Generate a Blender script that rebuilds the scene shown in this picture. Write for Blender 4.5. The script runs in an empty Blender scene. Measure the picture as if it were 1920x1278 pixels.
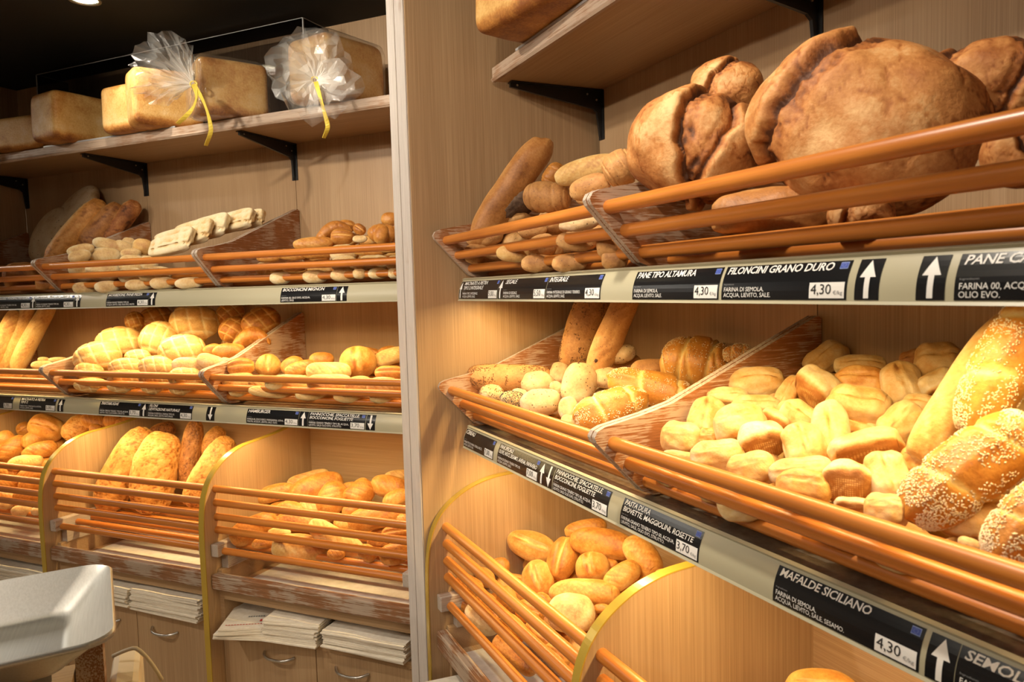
import bpy, bmesh, math, random
import numpy as np
from mathutils import Matrix, Vector, noise
random.seed(7)
D = bpy.data; C = bpy.context.scene.collection; SC = bpy.context.scene
PI = math.pi
# ---------------------------------------------------------------- camera
CR = Vector((0.41822367, 0.9079028, -0.02831022)); CU = Vector((-0.0521971, 0.05513648, 0.99711355)); CF = Vector((-0.90684311, 0.41553877, -0.07044927))
CP = Vector((1.88924616, -1.16348241, 1.52597092)); FPX = 1397.3727
cam = D.cameras.new('camera'); camo = D.objects.new('camera', cam); C.objects.link(camo)
camo.matrix_world = Matrix(((CR.x, CU.x, -CF.x, CP.x), (CR.y, CU.y, -CF.y, CP.y), (CR.z, CU.z, -CF.z, CP.z), (0, 0, 0, 1)))
cam.sensor_width = 36; cam.lens = 36 * FPX / 1920; cam.clip_start = .05
cam.dof.use_dof = True; cam.dof.focus_distance = 1.75; cam.dof.aperture_fstop = 9
SC.camera = camo
# ---------------------------------------------------------------- world and exposure
w = D.worlds.new('world'); SC.world = w; w.use_nodes = True
w.node_tree.nodes['Background'].inputs[0].default_value = (1, .8, .6, 1); w.node_tree.nodes['Background'].inputs[1].default_value = .05
SC.view_settings.view_transform = 'Standard'; SC.view_settings.look = 'None'; SC.view_settings.gamma = 1
SC.view_settings.exposure = 0.0
# ---------------------------------------------------------------- frames: right wall = world, left wall turned 41.5 degrees
TH = math.radians(41.5491); FR = Matrix.Identity(4)
FL = Matrix.Translation((-0.80686, -0.40604, 0)) @ Matrix.Rotation(TH, 4, 'Z')
FRAME = {'R': FR, 'L': FL}; FINV = {k: m.inverted() for k, m in FRAME.items()}
# ---------------------------------------------------------------- the lights of the shop
WARM = (1, .70, .30); STRIPK = .55; WARMW = (1, .88, .72)
def area(name, M, loc, rot, sx, sy, power, col, parent=None):
    l = D.lights.new(name, 'AREA'); l.shape = 'RECTANGLE'; l.size = sx; l.size_y = sy; l.energy = power * STRIPK; l.color = col; l.spread = math.radians(165)
    o = D.objects.new(name, l); C.objects.link(o)
    o.matrix_world = M @ Matrix.Translation(loc) @ rot
    return o
def spot(name, loc, target, power, angle, blend, size, col):
    l = D.lights.new(name, 'SPOT'); l.energy = power; l.spot_size = math.radians(angle); l.spot_blend = blend; l.shadow_soft_size = size; l.color = col
    o = D.objects.new(name, l); C.objects.link(o)
    d = Vector(target) - Vector(loc)
    o.matrix_world = Matrix.Translation(loc) @ d.to_track_quat('-Z', 'Y').to_matrix().to_4x4()
    return o
# strips under the shelves: (frame, x0, x1, shelf bottom z, watts)
STRIPS = [('R', .03, .78, 1.5, 6.8), ('R', .83, 1.6, 1.5, 6.2), ('L', -2.0, -1.26, 1.5, 8), ('L', -1.2, -.45, 1.5, 8), ('L', -.4, .34, 1.5, 8),
          ('R', .03, .78, 1.1, 7.2), ('R', .83, 1.6, 1.1, 7.5), ('L', -2.0, -1.26, 1.1, 8.2), ('L', -1.2, -.45, 1.1, 8), ('L', -.4, .34, 1.1, 8.2)]
CEIL = 2.52
# ceiling spots: (position, target, watts, cone)
SPOTS = [((-.99, -1.36), (-1.3, -.9, 1.7), 9, 100), ((.35, -1.55), (.0, -.4, 1.6), 42, 85), ((.95, -.98), (1.0, -.40, 1.75), 48, 75), ((2.35, -1.9), (.2, -.5, 1.9), 60, 55),
         ((.1, -1.95), (-.9, -.8, 2.2), 55, 75), ((.05, -3.0), (-.5, -.6, 1.2), 60, 80), ((2.4, -3.2), (1.4, -1.4, .3), 60, 110), ((-2.2, -3.0), (-1.9, -1.6, .6), 30, 110)]
SPOTDIM = 1.3
# ---------------------------------------------------------------- materials
def mat(name):
    m = D.materials.new(name); m.use_nodes = True; nt = m.node_tree
    return m, nt, nt.nodes['Principled BSDF']
def nd(nt, typ, **kw):
    n = nt.nodes.new(typ)
    for k, v in kw.items():
        if k in n.inputs: n.inputs[k].default_value = v
        else: setattr(n, k, v)
    return n
def plain(name, col, rough=.5, metal=0, **kw):
    m, nt, b = mat(name); b.inputs['Base Color'].default_value = (*col, 1); b.inputs['Roughness'].default_value = rough; b.inputs['Metallic'].default_value = metal
    for k, v in kw.items(): b.inputs[k].default_value = v
    return m
def ramp(nt, fac, stops):
    r = nt.nodes.new('ShaderNodeValToRGB'); e = r.color_ramp.elements
    while len(e) < len(stops): e.new(.5)
    for i, (p, c) in enumerate(stops): e[i].position = p; e[i].color = (*c, 1)
    nt.links.new(fac, r.inputs[0]); return r.outputs[0]
def mapped(nt, scale, rot=(0, 0, 0)):
    tc = nt.nodes.new('ShaderNodeTexCoord'); mp = nt.nodes.new('ShaderNodeMapping'); mp.inputs['Scale'].default_value = scale; mp.inputs['Rotation'].default_value = rot
    nt.links.new(tc.outputs['Object'], mp.inputs['Vector']); return mp.outputs[0]
def mixc(nt, a, b, fac, blend='MIX'):
    m = nt.nodes.new('ShaderNodeMix'); m.data_type = 'RGBA'; m.blend_type = blend
    for s, i in ((a, 6), (b, 7), (fac, 0)):
        if hasattr(s, 'is_linked') or hasattr(s, 'links'): nt.links.new(s, m.inputs[i])
        elif i == 0: m.inputs[0].default_value = s
        else: m.inputs[i].default_value = (*s, 1)
    return m.outputs[2]
def noise_n(nt, vec, scale=1, detail=3, rough=.5, dist=0):
    n = nt.nodes.new('ShaderNodeTexNoise'); n.inputs['Scale'].default_value = scale; n.inputs['Detail'].default_value = detail; n.inputs['Roughness'].default_value = rough; n.inputs['Distortion'].default_value = dist
    nt.links.new(vec, n.inputs['Vector']); return n.outputs['Fac']
def bump(nt, b, h, strength=.2, dist=.002):
    n = nt.nodes.new('ShaderNodeBump'); n.inputs['Strength'].default_value = strength; n.inputs['Distance'].default_value = dist
    nt.links.new(h, n.inputs['Height']); nt.links.new(n.outputs[0], b.inputs['Normal'])
def laminate(name, axis, dark=(.36, .225, .115), light=(.51, .35, .20), rough=.42):
    m, nt, b = mat(name)
    sc = {'z': (420, 420, 3), 'x': (3, 420, 420), 'y': (420, 3, 420)}[axis]; sb = {'z': (11, 11, .35), 'x': (.35, 11, 11), 'y': (11, .35, 11)}[axis]
    f = noise_n(nt, mapped(nt, sc), 1, 2, .6); g = noise_n(nt, mapped(nt, sb), 1, 3, .5)
    c1 = ramp(nt, f, [(.25, dark), (.7, light)])
    c2 = ramp(nt, g, [(.3, (.90, .85, .80)), (.7, (1.06, 1.05, 1.03))])
    col = mixc(nt, c1, c2, 1.0, 'MULTIPLY'); nt.links.new(col, b.inputs['Base Color']); b.inputs['Roughness'].default_value = rough
    bump(nt, b, f, .05, .001); return m
M = {}
M['lam_z'] = laminate('oak_laminate', 'z'); M['lam_x'] = laminate('oak_laminate_across', 'x'); M['lam_y'] = laminate('oak_laminate_deep', 'y')
M['lam_edge'] = laminate('oak_edge', 'z', (.50, .38, .25), (.66, .53, .38))
def worn(name, axis, wood=(.30, .115, .042), pale=(.50, .42, .35), amt=.5):
    m, nt, b = mat(name)
    sc = {'y': (420, 16, 420), 'x': (9, 330, 330), 'z': (330, 330, 9)}[axis]
    f = noise_n(nt, mapped(nt, sc), 1, 4, .7); g = noise_n(nt, mapped(nt, (9, 9, 9)), 1, 3, .6)
    s = nt.nodes.new('ShaderNodeMath'); s.operation = 'MULTIPLY_ADD'; s.inputs[1].default_value = .9; nt.links.new(g, s.inputs[0]); nt.links.new(f, s.inputs[2])
    lo = 1.20 - amt * .25
    r = ramp(nt, s.outputs[0], [(lo - .12, (0, 0, 0)), (lo + .04, (1, 1, 1))])
    w2 = ramp(nt, f, [(.3, tuple(c * .6 for c in wood)), (.7, tuple(min(1, c * 1.25) for c in wood))])
    p2 = ramp(nt, f, [(.35, tuple(c * .78 for c in pale)), (.65, pale)])
    nt.links.new(mixc(nt, w2, p2, r), b.inputs['Base Color']); b.inputs['Roughness'].default_value = .55; bump(nt, b, f, .3, .001); return m
M['basket'] = worn('worn_red_wood', 'y', (.40, .155, .05), (.60, .42, .29), .5)
M['basket_edge'] = worn('whitened_wood_edge', 'y', (.33, .19, .11), (.52, .42, .33), 1.1)
M['white_edge'] = worn('whitened_trim', 'z', (.42, .27, .17), (.66, .60, .55), 1.9)
M['shelf_edge'] = worn('worn_shelf_edge', 'x', (.40, .23, .13), (.52, .39, .29), 1.2)
M['tray_wood'] = worn('worn_tray_wood', 'x', (.27, .12, .05), (.42, .32, .24), .5)
M['block'] = worn('worn_block', 'y', (.34, .16, .08), (.50, .42, .35), 1.4)
def dowel_mat():
    m, nt, b = mat('varnished_beech_dowel'); f = noise_n(nt, mapped(nt, (3, 120, 120)), 1, 3, .6); g = noise_n(nt, mapped(nt, (5, 5, 5)), 1, 2)
    c = ramp(nt, f, [(.3, (.46, .145, .02)), (.7, (.63, .225, .038))]); c2 = ramp(nt, g, [(.35, (.88, .82, .78)), (.65, (1.05, 1.05, 1.05))])
    nt.links.new(mixc(nt, c, c2, 1., 'MULTIPLY'), b.inputs['Base Color']); b.inputs['Roughness'].default_value = .34; b.inputs['Specular IOR Level'].default_value = .5; return m
M['dowel'] = dowel_mat()
M['rail'] = plain('beige_rail', (.42, .385, .26), .38); M['black'] = plain('black_label', (.008, .008, .009), .22); M['white'] = plain('label_white', (.80, .78, .74), .5)
M['grey'] = plain('label_grey', (.22, .22, .22), .5); M['blue'] = plain('label_blue', (.035, .07, .36), .45); M['ltblue'] = plain('label_light_blue', (.25, .33, .62), .5); M['ink'] = plain('black_ink', (.01, .01, .01), .6)
def shelfmetal():
    m, nt, b = mat('brown_metal_shelf'); f = noise_n(nt, mapped(nt, (60, 60, 60)), 1, 4, .7)
    nt.links.new(ramp(nt, f, [(.35, (.13, .10, .07)), (.7, (.26, .21, .15))]), b.inputs['Base Color']); b.inputs['Roughness'].default_value = .33; b.inputs['Metallic'].default_value = .45; return m
M['shelfmetal'] = shelfmetal()
M['blackmetal'] = plain('black_bracket', (.012, .012, .012), .4); M['gold'] = plain('gold_edge_strip', (.50, .34, .05), .25, .25); M['chrome'] = plain('brushed_chrome', (.62, .60, .57), .28, 1)
M['blackceil'] = plain('black_ceiling', (.004, .004, .004), .8)
M['plaster'] = plain('cream_plaster', (.55, .47, .38), .9)
def floor_mat():
    m, nt, b = mat('beige_floor_tile'); br = nt.nodes.new('ShaderNodeTexBrick'); br.offset = 0; nt.links.new(mapped(nt, (1, 1, 1)), br.inputs['Vector'])
    br.inputs['Color1'].default_value = (.42, .35, .27, 1); br.inputs['Color2'].default_value = (.38, .32, .25, 1); br.inputs['Mortar'].default_value = (.2, .17, .14, 1)
    br.inputs['Scale'].default_value = 1; br.inputs['Brick Width'].default_value = .4; br.inputs['Row Height'].default_value = .4; br.inputs['Mortar Size'].default_value = .004
    nt.links.new(br.outputs[0], b.inputs['Base Color']); b.inputs['Roughness'].default_value = .35; return m
M['floor'] = floor_mat()
def paper_mat(name, a, bb):
    m, nt, b = mat(name); f = noise_n(nt, mapped(nt, (40, 40, 400)), 1, 3, .6)
    nt.links.new(ramp(nt, f, [(.3, a), (.7, bb)]), b.inputs['Base Color']); b.inputs['Roughness'].default_value = .8; return m
M['paper'] = paper_mat('cream_paper', (.74, .66, .54), (.88, .82, .70)); M['liner'] = paper_mat('white_liner_paper', (.62, .58, .52), (.75, .71, .65))
M['red'] = plain('red_print', (.55, .06, .04), .7)
def steel():
    m, nt, b = mat('brushed_steel'); f = noise_n(nt, mapped(nt, (6, 400, 400)), 1, 2, .5)
    b.inputs['Base Color'].default_value = (.60, .59, .55, 1); b.inputs['Metallic'].default_value = 1; b.inputs['Roughness'].default_value = .42
    nt.links.new(ramp(nt, f, [(.3, (.62, .61, .57)), (.7, (.70, .69, .65))]), b.inputs['Base Color']); return m
M['steel'] = steel()
def glassy(name, fac, rough, edge=False, tint=(1, 1, 1)):
    m = D.materials.new(name); m.use_nodes = True; nt = m.node_tree; nt.nodes.clear(); o = nt.nodes.new('ShaderNodeOutputMaterial')
    t = nt.nodes.new('ShaderNodeBsdfTransparent'); t.inputs[0].default_value = (*tint, 1); g = nt.nodes.new('ShaderNodeBsdfGlossy'); g.inputs['Roughness'].default_value = rough; mx = nt.nodes.new('ShaderNodeMixShader')
    lw0 = nt.nodes.new('ShaderNodeLayerWeight'); lw0.inputs[0].default_value = .5; lw = nt.nodes.new('ShaderNodeMath'); lw.operation = 'POWER'; lw.inputs[1].default_value = 5; nt.links.new(lw0.outputs['Facing'], lw.inputs[0])
    a = nt.nodes.new('ShaderNodeMath'); a.operation = 'MULTIPLY_ADD'; a.inputs[1].default_value = .9; a.inputs[2].default_value = fac; nt.links.new(lw.outputs[0], a.inputs[0])
    nt.links.new(a.outputs[0], mx.inputs[0]); nt.links.new(t.outputs[0], mx.inputs[1]); nt.links.new(g.outputs[0], mx.inputs[2]); nt.links.new(mx.outputs[0], o.inputs[0]); return m
M['acrylic'] = glassy('smoky_acrylic', .02, .03, tint=(.55, .55, .57)); M['acryledge'] = plain('acrylic_edge', (.45, .45, .45), .2)
def film():
    m = D.materials.new('crinkled_clear_film'); m.use_nodes = True; nt = m.node_tree; nt.nodes.clear(); o = nt.nodes.new('ShaderNodeOutputMaterial')
    t = nt.nodes.new('ShaderNodeBsdfTransparent'); g = nt.nodes.new('ShaderNodeBsdfGlossy'); g.inputs['Roughness'].default_value = .22; d = nt.nodes.new('ShaderNodeBsdfDiffuse'); d.inputs[0].default_value = (.85, .83, .78, 1)
    at = nt.nodes.new('ShaderNodeAttribute'); at.attribute_name = 'haze'
    m1 = nt.nodes.new('ShaderNodeMixShader'); m2 = nt.nodes.new('ShaderNodeMixShader'); nt.links.new(at.outputs['Fac'], m1.inputs[0]); nt.links.new(t.outputs[0], m1.inputs[1]); nt.links.new(d.outputs[0], m1.inputs[2])
    f0 = nt.nodes.new('ShaderNodeLayerWeight'); f = nt.nodes.new('ShaderNodeMath'); f.operation = 'POWER'; f.inputs[1].default_value = 3; nt.links.new(f0.outputs['Facing'], f.inputs[0]); a = nt.nodes.new('ShaderNodeMath'); a.operation = 'MULTIPLY_ADD'; a.inputs[1].default_value = .8; a.inputs[2].default_value = .07; nt.links.new(f.outputs[0], a.inputs[0])
    bp = nt.nodes.new('ShaderNodeBump'); bp.inputs['Strength'].default_value = .5; bp.inputs['Distance'].default_value = .004; nt.links.new(noise_n(nt, mapped(nt, (30, 30, 30)), 1, 3, .6, 1.5), bp.inputs['Height']); nt.links.new(bp.outputs[0], g.inputs['Normal'])
    nt.links.new(a.outputs[0], m2.inputs[0]); nt.links.new(m1.outputs[0], m2.inputs[1]); nt.links.new(g.outputs[0], m2.inputs[2]); nt.links.new(m2.outputs[0], o.inputs[0]); return m
M['film'] = film(); M['ribbon'] = plain('yellow_ribbon', (.80, .62, .08), .4)
def emis(name, col, s):
    m, nt, b = mat(name); b.inputs['Emission Color'].default_value = (*col, 1); b.inputs['Emission Strength'].default_value = s; b.inputs['Base Color'].default_value = (*col, 1); return m
M['lampface'] = emis('lamp_face', (1, .85, .5), 14); M['striplight'] = emis('strip_diffuser', (1, .82, .5), 4)
# bread crust: a tone attribute (0 floury .. 1 dark crust) chosen while the loaf is shaped; rustic loaves also carry shade in it
def crust(name, c0, c1, c2, c3, rough=.55, speck=None, flour=0., grid=False, fine=24, gain=.75):
    m, nt, b = mat(name)
    at = nt.nodes.new('ShaderNodeAttribute'); at.attribute_name = 'tone'
    v = mapped(nt, (1, 1, 1)); tc = nt.nodes.new('ShaderNodeNewGeometry')
    oi = nt.nodes.new('ShaderNodeObjectInfo')
    n1 = noise_n(nt, tc.outputs['Position'], fine, 5, .62); n2 = noise_n(nt, tc.outputs['Position'], 160, 3, .6)
    a = nt.nodes.new('ShaderNodeMath'); a.operation = 'MULTIPLY_ADD'; a.inputs[1].default_value = gain; nt.links.new(n1, a.inputs[0]); nt.links.new(at.outputs['Fac'], a.inputs[2])
    a2 = nt.nodes.new('ShaderNodeMath'); a2.operation = 'MULTIPLY_ADD'; a2.inputs[1].default_value = .16; nt.links.new(oi.outputs['Random'], a2.inputs[0]); nt.links.new(a.outputs[0], a2.inputs[2])
    a3 = nt.nodes.new('ShaderNodeMath'); a3.operation = 'MULTIPLY_ADD'; a3.inputs[1].default_value = .45; nt.links.new(n2, a3.inputs[0]); nt.links.new(a2.outputs[0], a3.inputs[2])
    s = nt.nodes.new('ShaderNodeMath'); s.operation = 'SUBTRACT'; s.inputs[1].default_value = .305 + gain * .5; nt.links.new(a3.outputs[0], s.inputs[0])
    col = ramp(nt, s.outputs[0], [(.05, c0), (.35, c1), (.65, c2), (.97, c3)])
    if grid:
        ab = nt.nodes.new('ShaderNodeAttribute'); ab.attribute_name = 'base'
        wv = nt.nodes.new('ShaderNodeTexVoronoi'); wv.feature = 'F1'; wv.inputs['Scale'].default_value = 22; wv.inputs['Randomness'].default_value = 0.; nt.links.new(v, wv.inputs['Vector'])
        cg = ramp(nt, wv.outputs['Distance'], [(.25, (.72, .42, .13)), (.5, (.42, .17, .035))])
        col = mixc(nt, col, cg, ab.outputs['Fac'])
    if speck:
        vo = nt.nodes.new('ShaderNodeTexVoronoi'); vo.inputs['Scale'].default_value = speck[0]; nt.links.new(tc.outputs['Position'], vo.inputs['Vector'])
        sr = ramp(nt, vo.outputs['Distance'], [(speck[1], (1, 1, 1)), (speck[1] + .06, (0, 0, 0))]); col = mixc(nt, col, speck[2], sr)
    nt.links.new(col, b.inputs['Base Color']); b.inputs['Roughness'].default_value = rough; b.inputs['Specular IOR Level'].default_value = .35
    bump(nt, b, n2, .3, .004); return m
CRUST = {
 'pale': crust('pale_crust', (.76, .61, .36), (.70, .49, .22), (.62, .34, .10), (.40, .155, .035), .5, grid=True),
 'white': crust('white_crust', (.84, .74, .52), (.80, .66, .40), (.70, .47, .20), (.45, .22, .08), .55),
 'golden': crust('golden_crust', (.80, .57, .27), (.69, .38, .105), (.54, .22, .042), (.30, .095, .016), .42),
 'turtle': crust('floured_golden_crust', (.86, .72, .42), (.78, .58, .27), (.70, .42, .14), (.48, .22, .07), .55),
 'brown': crust('brown_crust', (.68, .40, .17), (.56, .28, .09), (.42, .17, .042), (.20, .07, .018), .5),
 'rustic': crust('rustic_crust', (.70, .42, .18), (.52, .225, .065), (.33, .11, .025), (.09, .028, .008), .62, fine=16, gain=1.1),
 'filone': crust('crackled_crust', (.82, .60, .32), (.76, .45, .15), (.66, .29, .065), (.34, .12, .02), .5, fine=30, gain=.55),
 'brick': crust('tin_loaf_crust', (.82, .60, .30), (.74, .45, .15), (.52, .23, .05), (.24, .08, .018), .5, fine=14, gain=1.0),
 'rye': crust('dark_rye_crust', (.30, .20, .13), (.17, .10, .06), (.10, .055, .03), (.03, .016, .01), .7, fine=40),
 'speck': crust('speckled_crust', (.80, .66, .44), (.72, .54, .32), (.62, .42, .2), (.42, .24, .1), .6, speck=(95, .13, (.16, .09, .04))),
 'whole': crust('wholemeal_crust', (.76, .50, .24), (.66, .37, .14), (.52, .25, .08), (.28, .11, .035), .6, speck=(120, .1, (.2, .1, .05))),
 'egg': crust('egg_glazed_crust', (.80, .62, .26), (.76, .48, .14), (.62, .28, .05), (.40, .14, .02), .36),
 'flat': crust('flat_loaf_crust', (.70, .58, .40), (.62, .47, .29), (.46, .29, .14), (.2, .1, .04), .75, speck=(45, .09, (.12, .06, .03))),
}
M['sesame'] = plain('sesame_seed', (.80, .66, .42), .45); M['poppy'] = plain('poppy_seed', (.03, .035, .045), .5); M['oat'] = plain('toasted_seed', (.24, .10, .025), .5); M['hole'] = plain('olive_hole', (.05, .015, .01), .6)
# ---------------------------------------------------------------- mesh helpers
class MB:
    def __init__(s): s.v = []; s.f = []; s.m = []
    def add(s, vs, fs, mi=0):
        n = len(s.v); s.v += [tuple(v) for v in vs]; s.f += [tuple(i + n for i in f) for f in fs]; s.m += [mi] * len(fs)
    def box(s, x0, x1, y0, y1, z0, z1, mi=0):
        s.add([(x, y, z) for x in (x0, x1) for y in (y0, y1) for z in (z0, z1)], [(0, 1, 3, 2), (4, 6, 7, 5), (0, 4, 5, 1), (2, 3, 7, 6), (0, 2, 6, 4), (1, 5, 7, 3)], mi)
    def cyl(s, p, q, r, n=14, mi=0, r2=None, cap=True):
        p = Vector(p); q = Vector(q); d = (q - p).normalized(); a = d.orthogonal().normalized(); b = d.cross(a); r2 = r if r2 is None else r2
        vs = []
        for c, rr in ((p, r), (q, r2)):
            for i in range(n): t = 2 * PI * i / n; vs.append(c + a * math.cos(t) * rr + b * math.sin(t) * rr)
        fs = [(i, (i + 1) % n, n + (i + 1) % n, n + i) for i in range(n)]
        if cap: fs += [tuple(range(n))[::-1], tuple(range(n, 2 * n))]
        s.add(vs, fs, mi)
    def tube(s, pts, r, n=10, mi=0):
        pts = [Vector(p) for p in pts]; m = len(pts); up = None; vs = []
        for i, p in enumerate(pts):
            d = (pts[min(i + 1, m - 1)] - pts[max(i - 1, 0)]).normalized()
            a = d.orthogonal().normalized() if up is None else (up - d * up.dot(d)).normalized(); up = a; b = d.cross(a)
            rr = r[i] if isinstance(r, (list, tuple)) else r
            for k in range(n): t = 2 * PI * k / n; vs.append(p + a * math.cos(t) * rr + b * math.sin(t) * rr)
        fs = [(i * n + k, i * n + (k + 1) % n, (i + 1) * n + (k + 1) % n, (i + 1) * n + k) for i in range(m - 1) for k in range(n)]
        fs += [tuple(range(n))[::-1], tuple(range((m - 1) * n, m * n))]; s.add(vs, fs, mi)
    def prism_x(s, prof, x0, x1, mi=0, side=None):   # prof: list of (y, z)
        n = len(prof); vs = [(x0, y, z) for y, z in prof] + [(x1, y, z) for y, z in prof]
        s.add(vs, [(i, (i + 1) % n, n + (i + 1) % n, n + i) for i in range(n)], mi if side is None else side)
        s.add(vs, [tuple(range(n))[::-1], tuple(range(n, 2 * n))], mi)
    def prism_z(s, poly, z0, z1, mi=0):
        n = len(poly); vs = [(x, y, z0) for x, y in poly] + [(x, y, z1) for x, y in poly]
        s.add(vs, [(i, (i + 1) % n, n + (i + 1) % n, n + i) for i in range(n)] + [tuple(range(n))[::-1], tuple(range(n, 2 * n))], mi)
    def build(s, name, mats, frame='R', parent=None, smooth=False, bevel=0, loc=None):
        me = D.meshes.new(name); me.from_pydata(s.v, [], s.f)
        for m in (mats if isinstance(mats, (list, tuple)) else [mats]): me.materials.append(m)
        me.polygons.foreach_set('material_index', s.m)
        bm = bmesh.new(); bm.from_mesh(me); bmesh.ops.recalc_face_normals(bm, faces=bm.faces); bm.to_mesh(me); bm.free()
        if smooth: me.polygons.foreach_set('use_smooth', [True] * len(me.polygons))
        o = D.objects.new(name, me); C.objects.link(o)
        if parent is not None: o.parent = parent
        elif frame in FRAME: o.matrix_world = FRAME[frame]
        if bevel:
            b = o.modifiers.new('bevel', 'BEVEL'); b.width = bevel; b.segments = 2; b.limit_method = 'ANGLE'; b.angle_limit = math.radians(40)
        if smooth and bevel is not None:
            pass
        return o
def tag(o, label=None, cat=None, group=None, kind=None):
    if label: o['label'] = label
    if cat: o['category'] = cat
    if group: o['group'] = group
    if kind: o['kind'] = kind
    return o
def thing(name, label, cat, frame='R', group=None, kind=None):
    o = D.objects.new(name, None); C.objects.link(o); o.matrix_world = FRAME[frame]; o.empty_display_size = .05
    return tag(o, label, cat, group, kind)
def autosmooth(o, ang=40):
    me = o.data; me.polygons.foreach_set('use_smooth', [True] * len(me.polygons)); me.set_sharp_from_angle(angle=math.radians(ang))
# one point of the photograph put at a chosen depth of a wall's own frame
def ray(fr, px, py):
    d = CF + CR * ((px - 960) / FPX) - CU * ((py - 639) / FPX)
    return FINV[fr] @ CP, FINV[fr].to_3x3() @ d
# ---------------------------------------------------------------- the setting
SIDE = {'R': 'right', 'L': 'left'}
b = MB(); b.box(-3.6, 3.6, -4.6, 1.6, -.05, 0); tag(b.build('floor', M['floor']), kind='structure')
b = MB(); b.box(-3.6, 3.6, -4.6, 1.6, CEIL, CEIL + .05); tag(b.build('ceiling', M['blackceil']), kind='structure')
b = MB(); b.box(-3.6, 3.6, -4.65, -4.6, 0, CEIL); tag(b.build('wall_front', M['plaster']), kind='structure')
b = MB(); b.box(3.6, 3.65, -4.65, 1.6, 0, CEIL); tag(b.build('wall_east', M['plaster']), kind='structure')
b = MB(); b.box(-3.65, -3.6, -4.65, 1.6, 0, CEIL); tag(b.build('wall_west', M['plaster']), kind='structure')
W = .805
def wall(name, fr, seams):
    b = MB()
    for x0, x1 in zip(seams[:-1], seams[1:]): b.box(x0 + .001, x1 - .001, 0, .018, 0, CEIL)
    b.box(seams[0], seams[-1], .016, .03, 0, CEIL, 1)
    tag(b.build(name, [M['lam_z'], M['blackmetal']], fr), kind='structure')
wall('wall_right', 'R', [0, .803, 1.606, 2.4]); wall('wall_left', 'L', [-2.038, -1.232, -.426, .376])
b = MB(); b.box(-2.058, -2.038, -.57, .0, 0, CEIL); tag(b.build('wall_left_end', M['lam_z'], 'L'), kind='structure')
def l2w(x, y): p = FL @ Vector((x, y, 0)); return (p.x, p.y)
b = MB(); b.prism_z([(-.145, -.578), (-.024, -.566), (-.0225, .03), l2w(.385, .03), l2w(.380, -.555)], 0, CEIL)
tag(b.build('wall_pier', M['lam_z']), kind='structure')
b = MB()
for s0, s1 in ((.03, .45), (.50, .97)):
    A = Vector((-.145, -.5785, 0)); B = Vector((-.024, -.5665, 0)); p = A.lerp(B, s0); q = A.lerp(B, s1); n = Vector((.099, -.995, 0)) * .004
    b.prism_z([(p.x, p.y), (p.x + n.x, p.y + n.y), (q.x + n.x, q.y + n.y), (q.x, q.y)], 0, CEIL)
tag(b.build('trim_1', M['white_edge']), kind='structure')

# ---------------------------------------------------------------- shelves with a price rail and a light strip
RH = .0507
def railpt(v, out=0.):      # v 0..1 up the rail face; returns y, z offset
    y = -.453 + .0147 * v - .0045 * math.sin(PI * v); dy = .0147 - .0045 * PI * math.cos(PI * v); L = math.hypot(dy, RH)
    return y - out * RH / L, v * RH + out * dy / L
def shelf(fr, z, x0, x1, label):
    t = thing('display_shelf', label, 'shelf', fr)
    b = MB(); b.box(x0, x1, -.437, -.001, z + .028, z + .052); b.build('shelf_board', M['shelfmetal'], parent=t)
    prof = [railpt(i / 10) for i in range(11)]
    prof = [(-.4555, -.0035)] + prof + [(-.4405, RH + .0035), (-.434, RH + .006), (-.432, RH + .002), (-.436, -.0035)]
    b = MB(); b.prism_x([(y, z + q) for y, q in prof], x0, x1); r = b.build('price_rail', M['rail'], parent=t); autosmooth(r, 25)
    for f2, a0, a1, zz, pw in STRIPS:
        if f2 == fr and abs(zz - z) < .01:
            b = MB(); b.box(a0, a1, -.395, -.355, z + .012, z + .028); h = b.build('light_strip', M['rail'], parent=t)
            b = MB(); b.box(a0 + .01, a1 - .01, -.391, -.359, z + .008, z + .012); b.build('diffuser', M['striplight'], parent=h)
            area('strip_lamp', FRAME[fr], ((a0 + a1) / 2, -.375, z + .004), Matrix.Rotation(math.radians(-6), 4, 'X'), a1 - a0 - .04, .03, pw, WARM)
    return t
shelf('R', 1.5, .0005, 2.38, 'brown metal shelf with a beige price rail carrying the upper baskets on the right wall')
shelf('R', 1.1, .0005, 2.38, 'brown metal shelf with a beige price rail carrying the lower baskets on the right wall')
shelf('L', 1.5, -2.037, .372, 'brown metal shelf with a beige price rail carrying the upper baskets on the left wall')
shelf('L', 1.1, -2.037, .372, 'brown metal shelf with a beige price rail carrying the lower baskets on the left wall')

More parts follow.
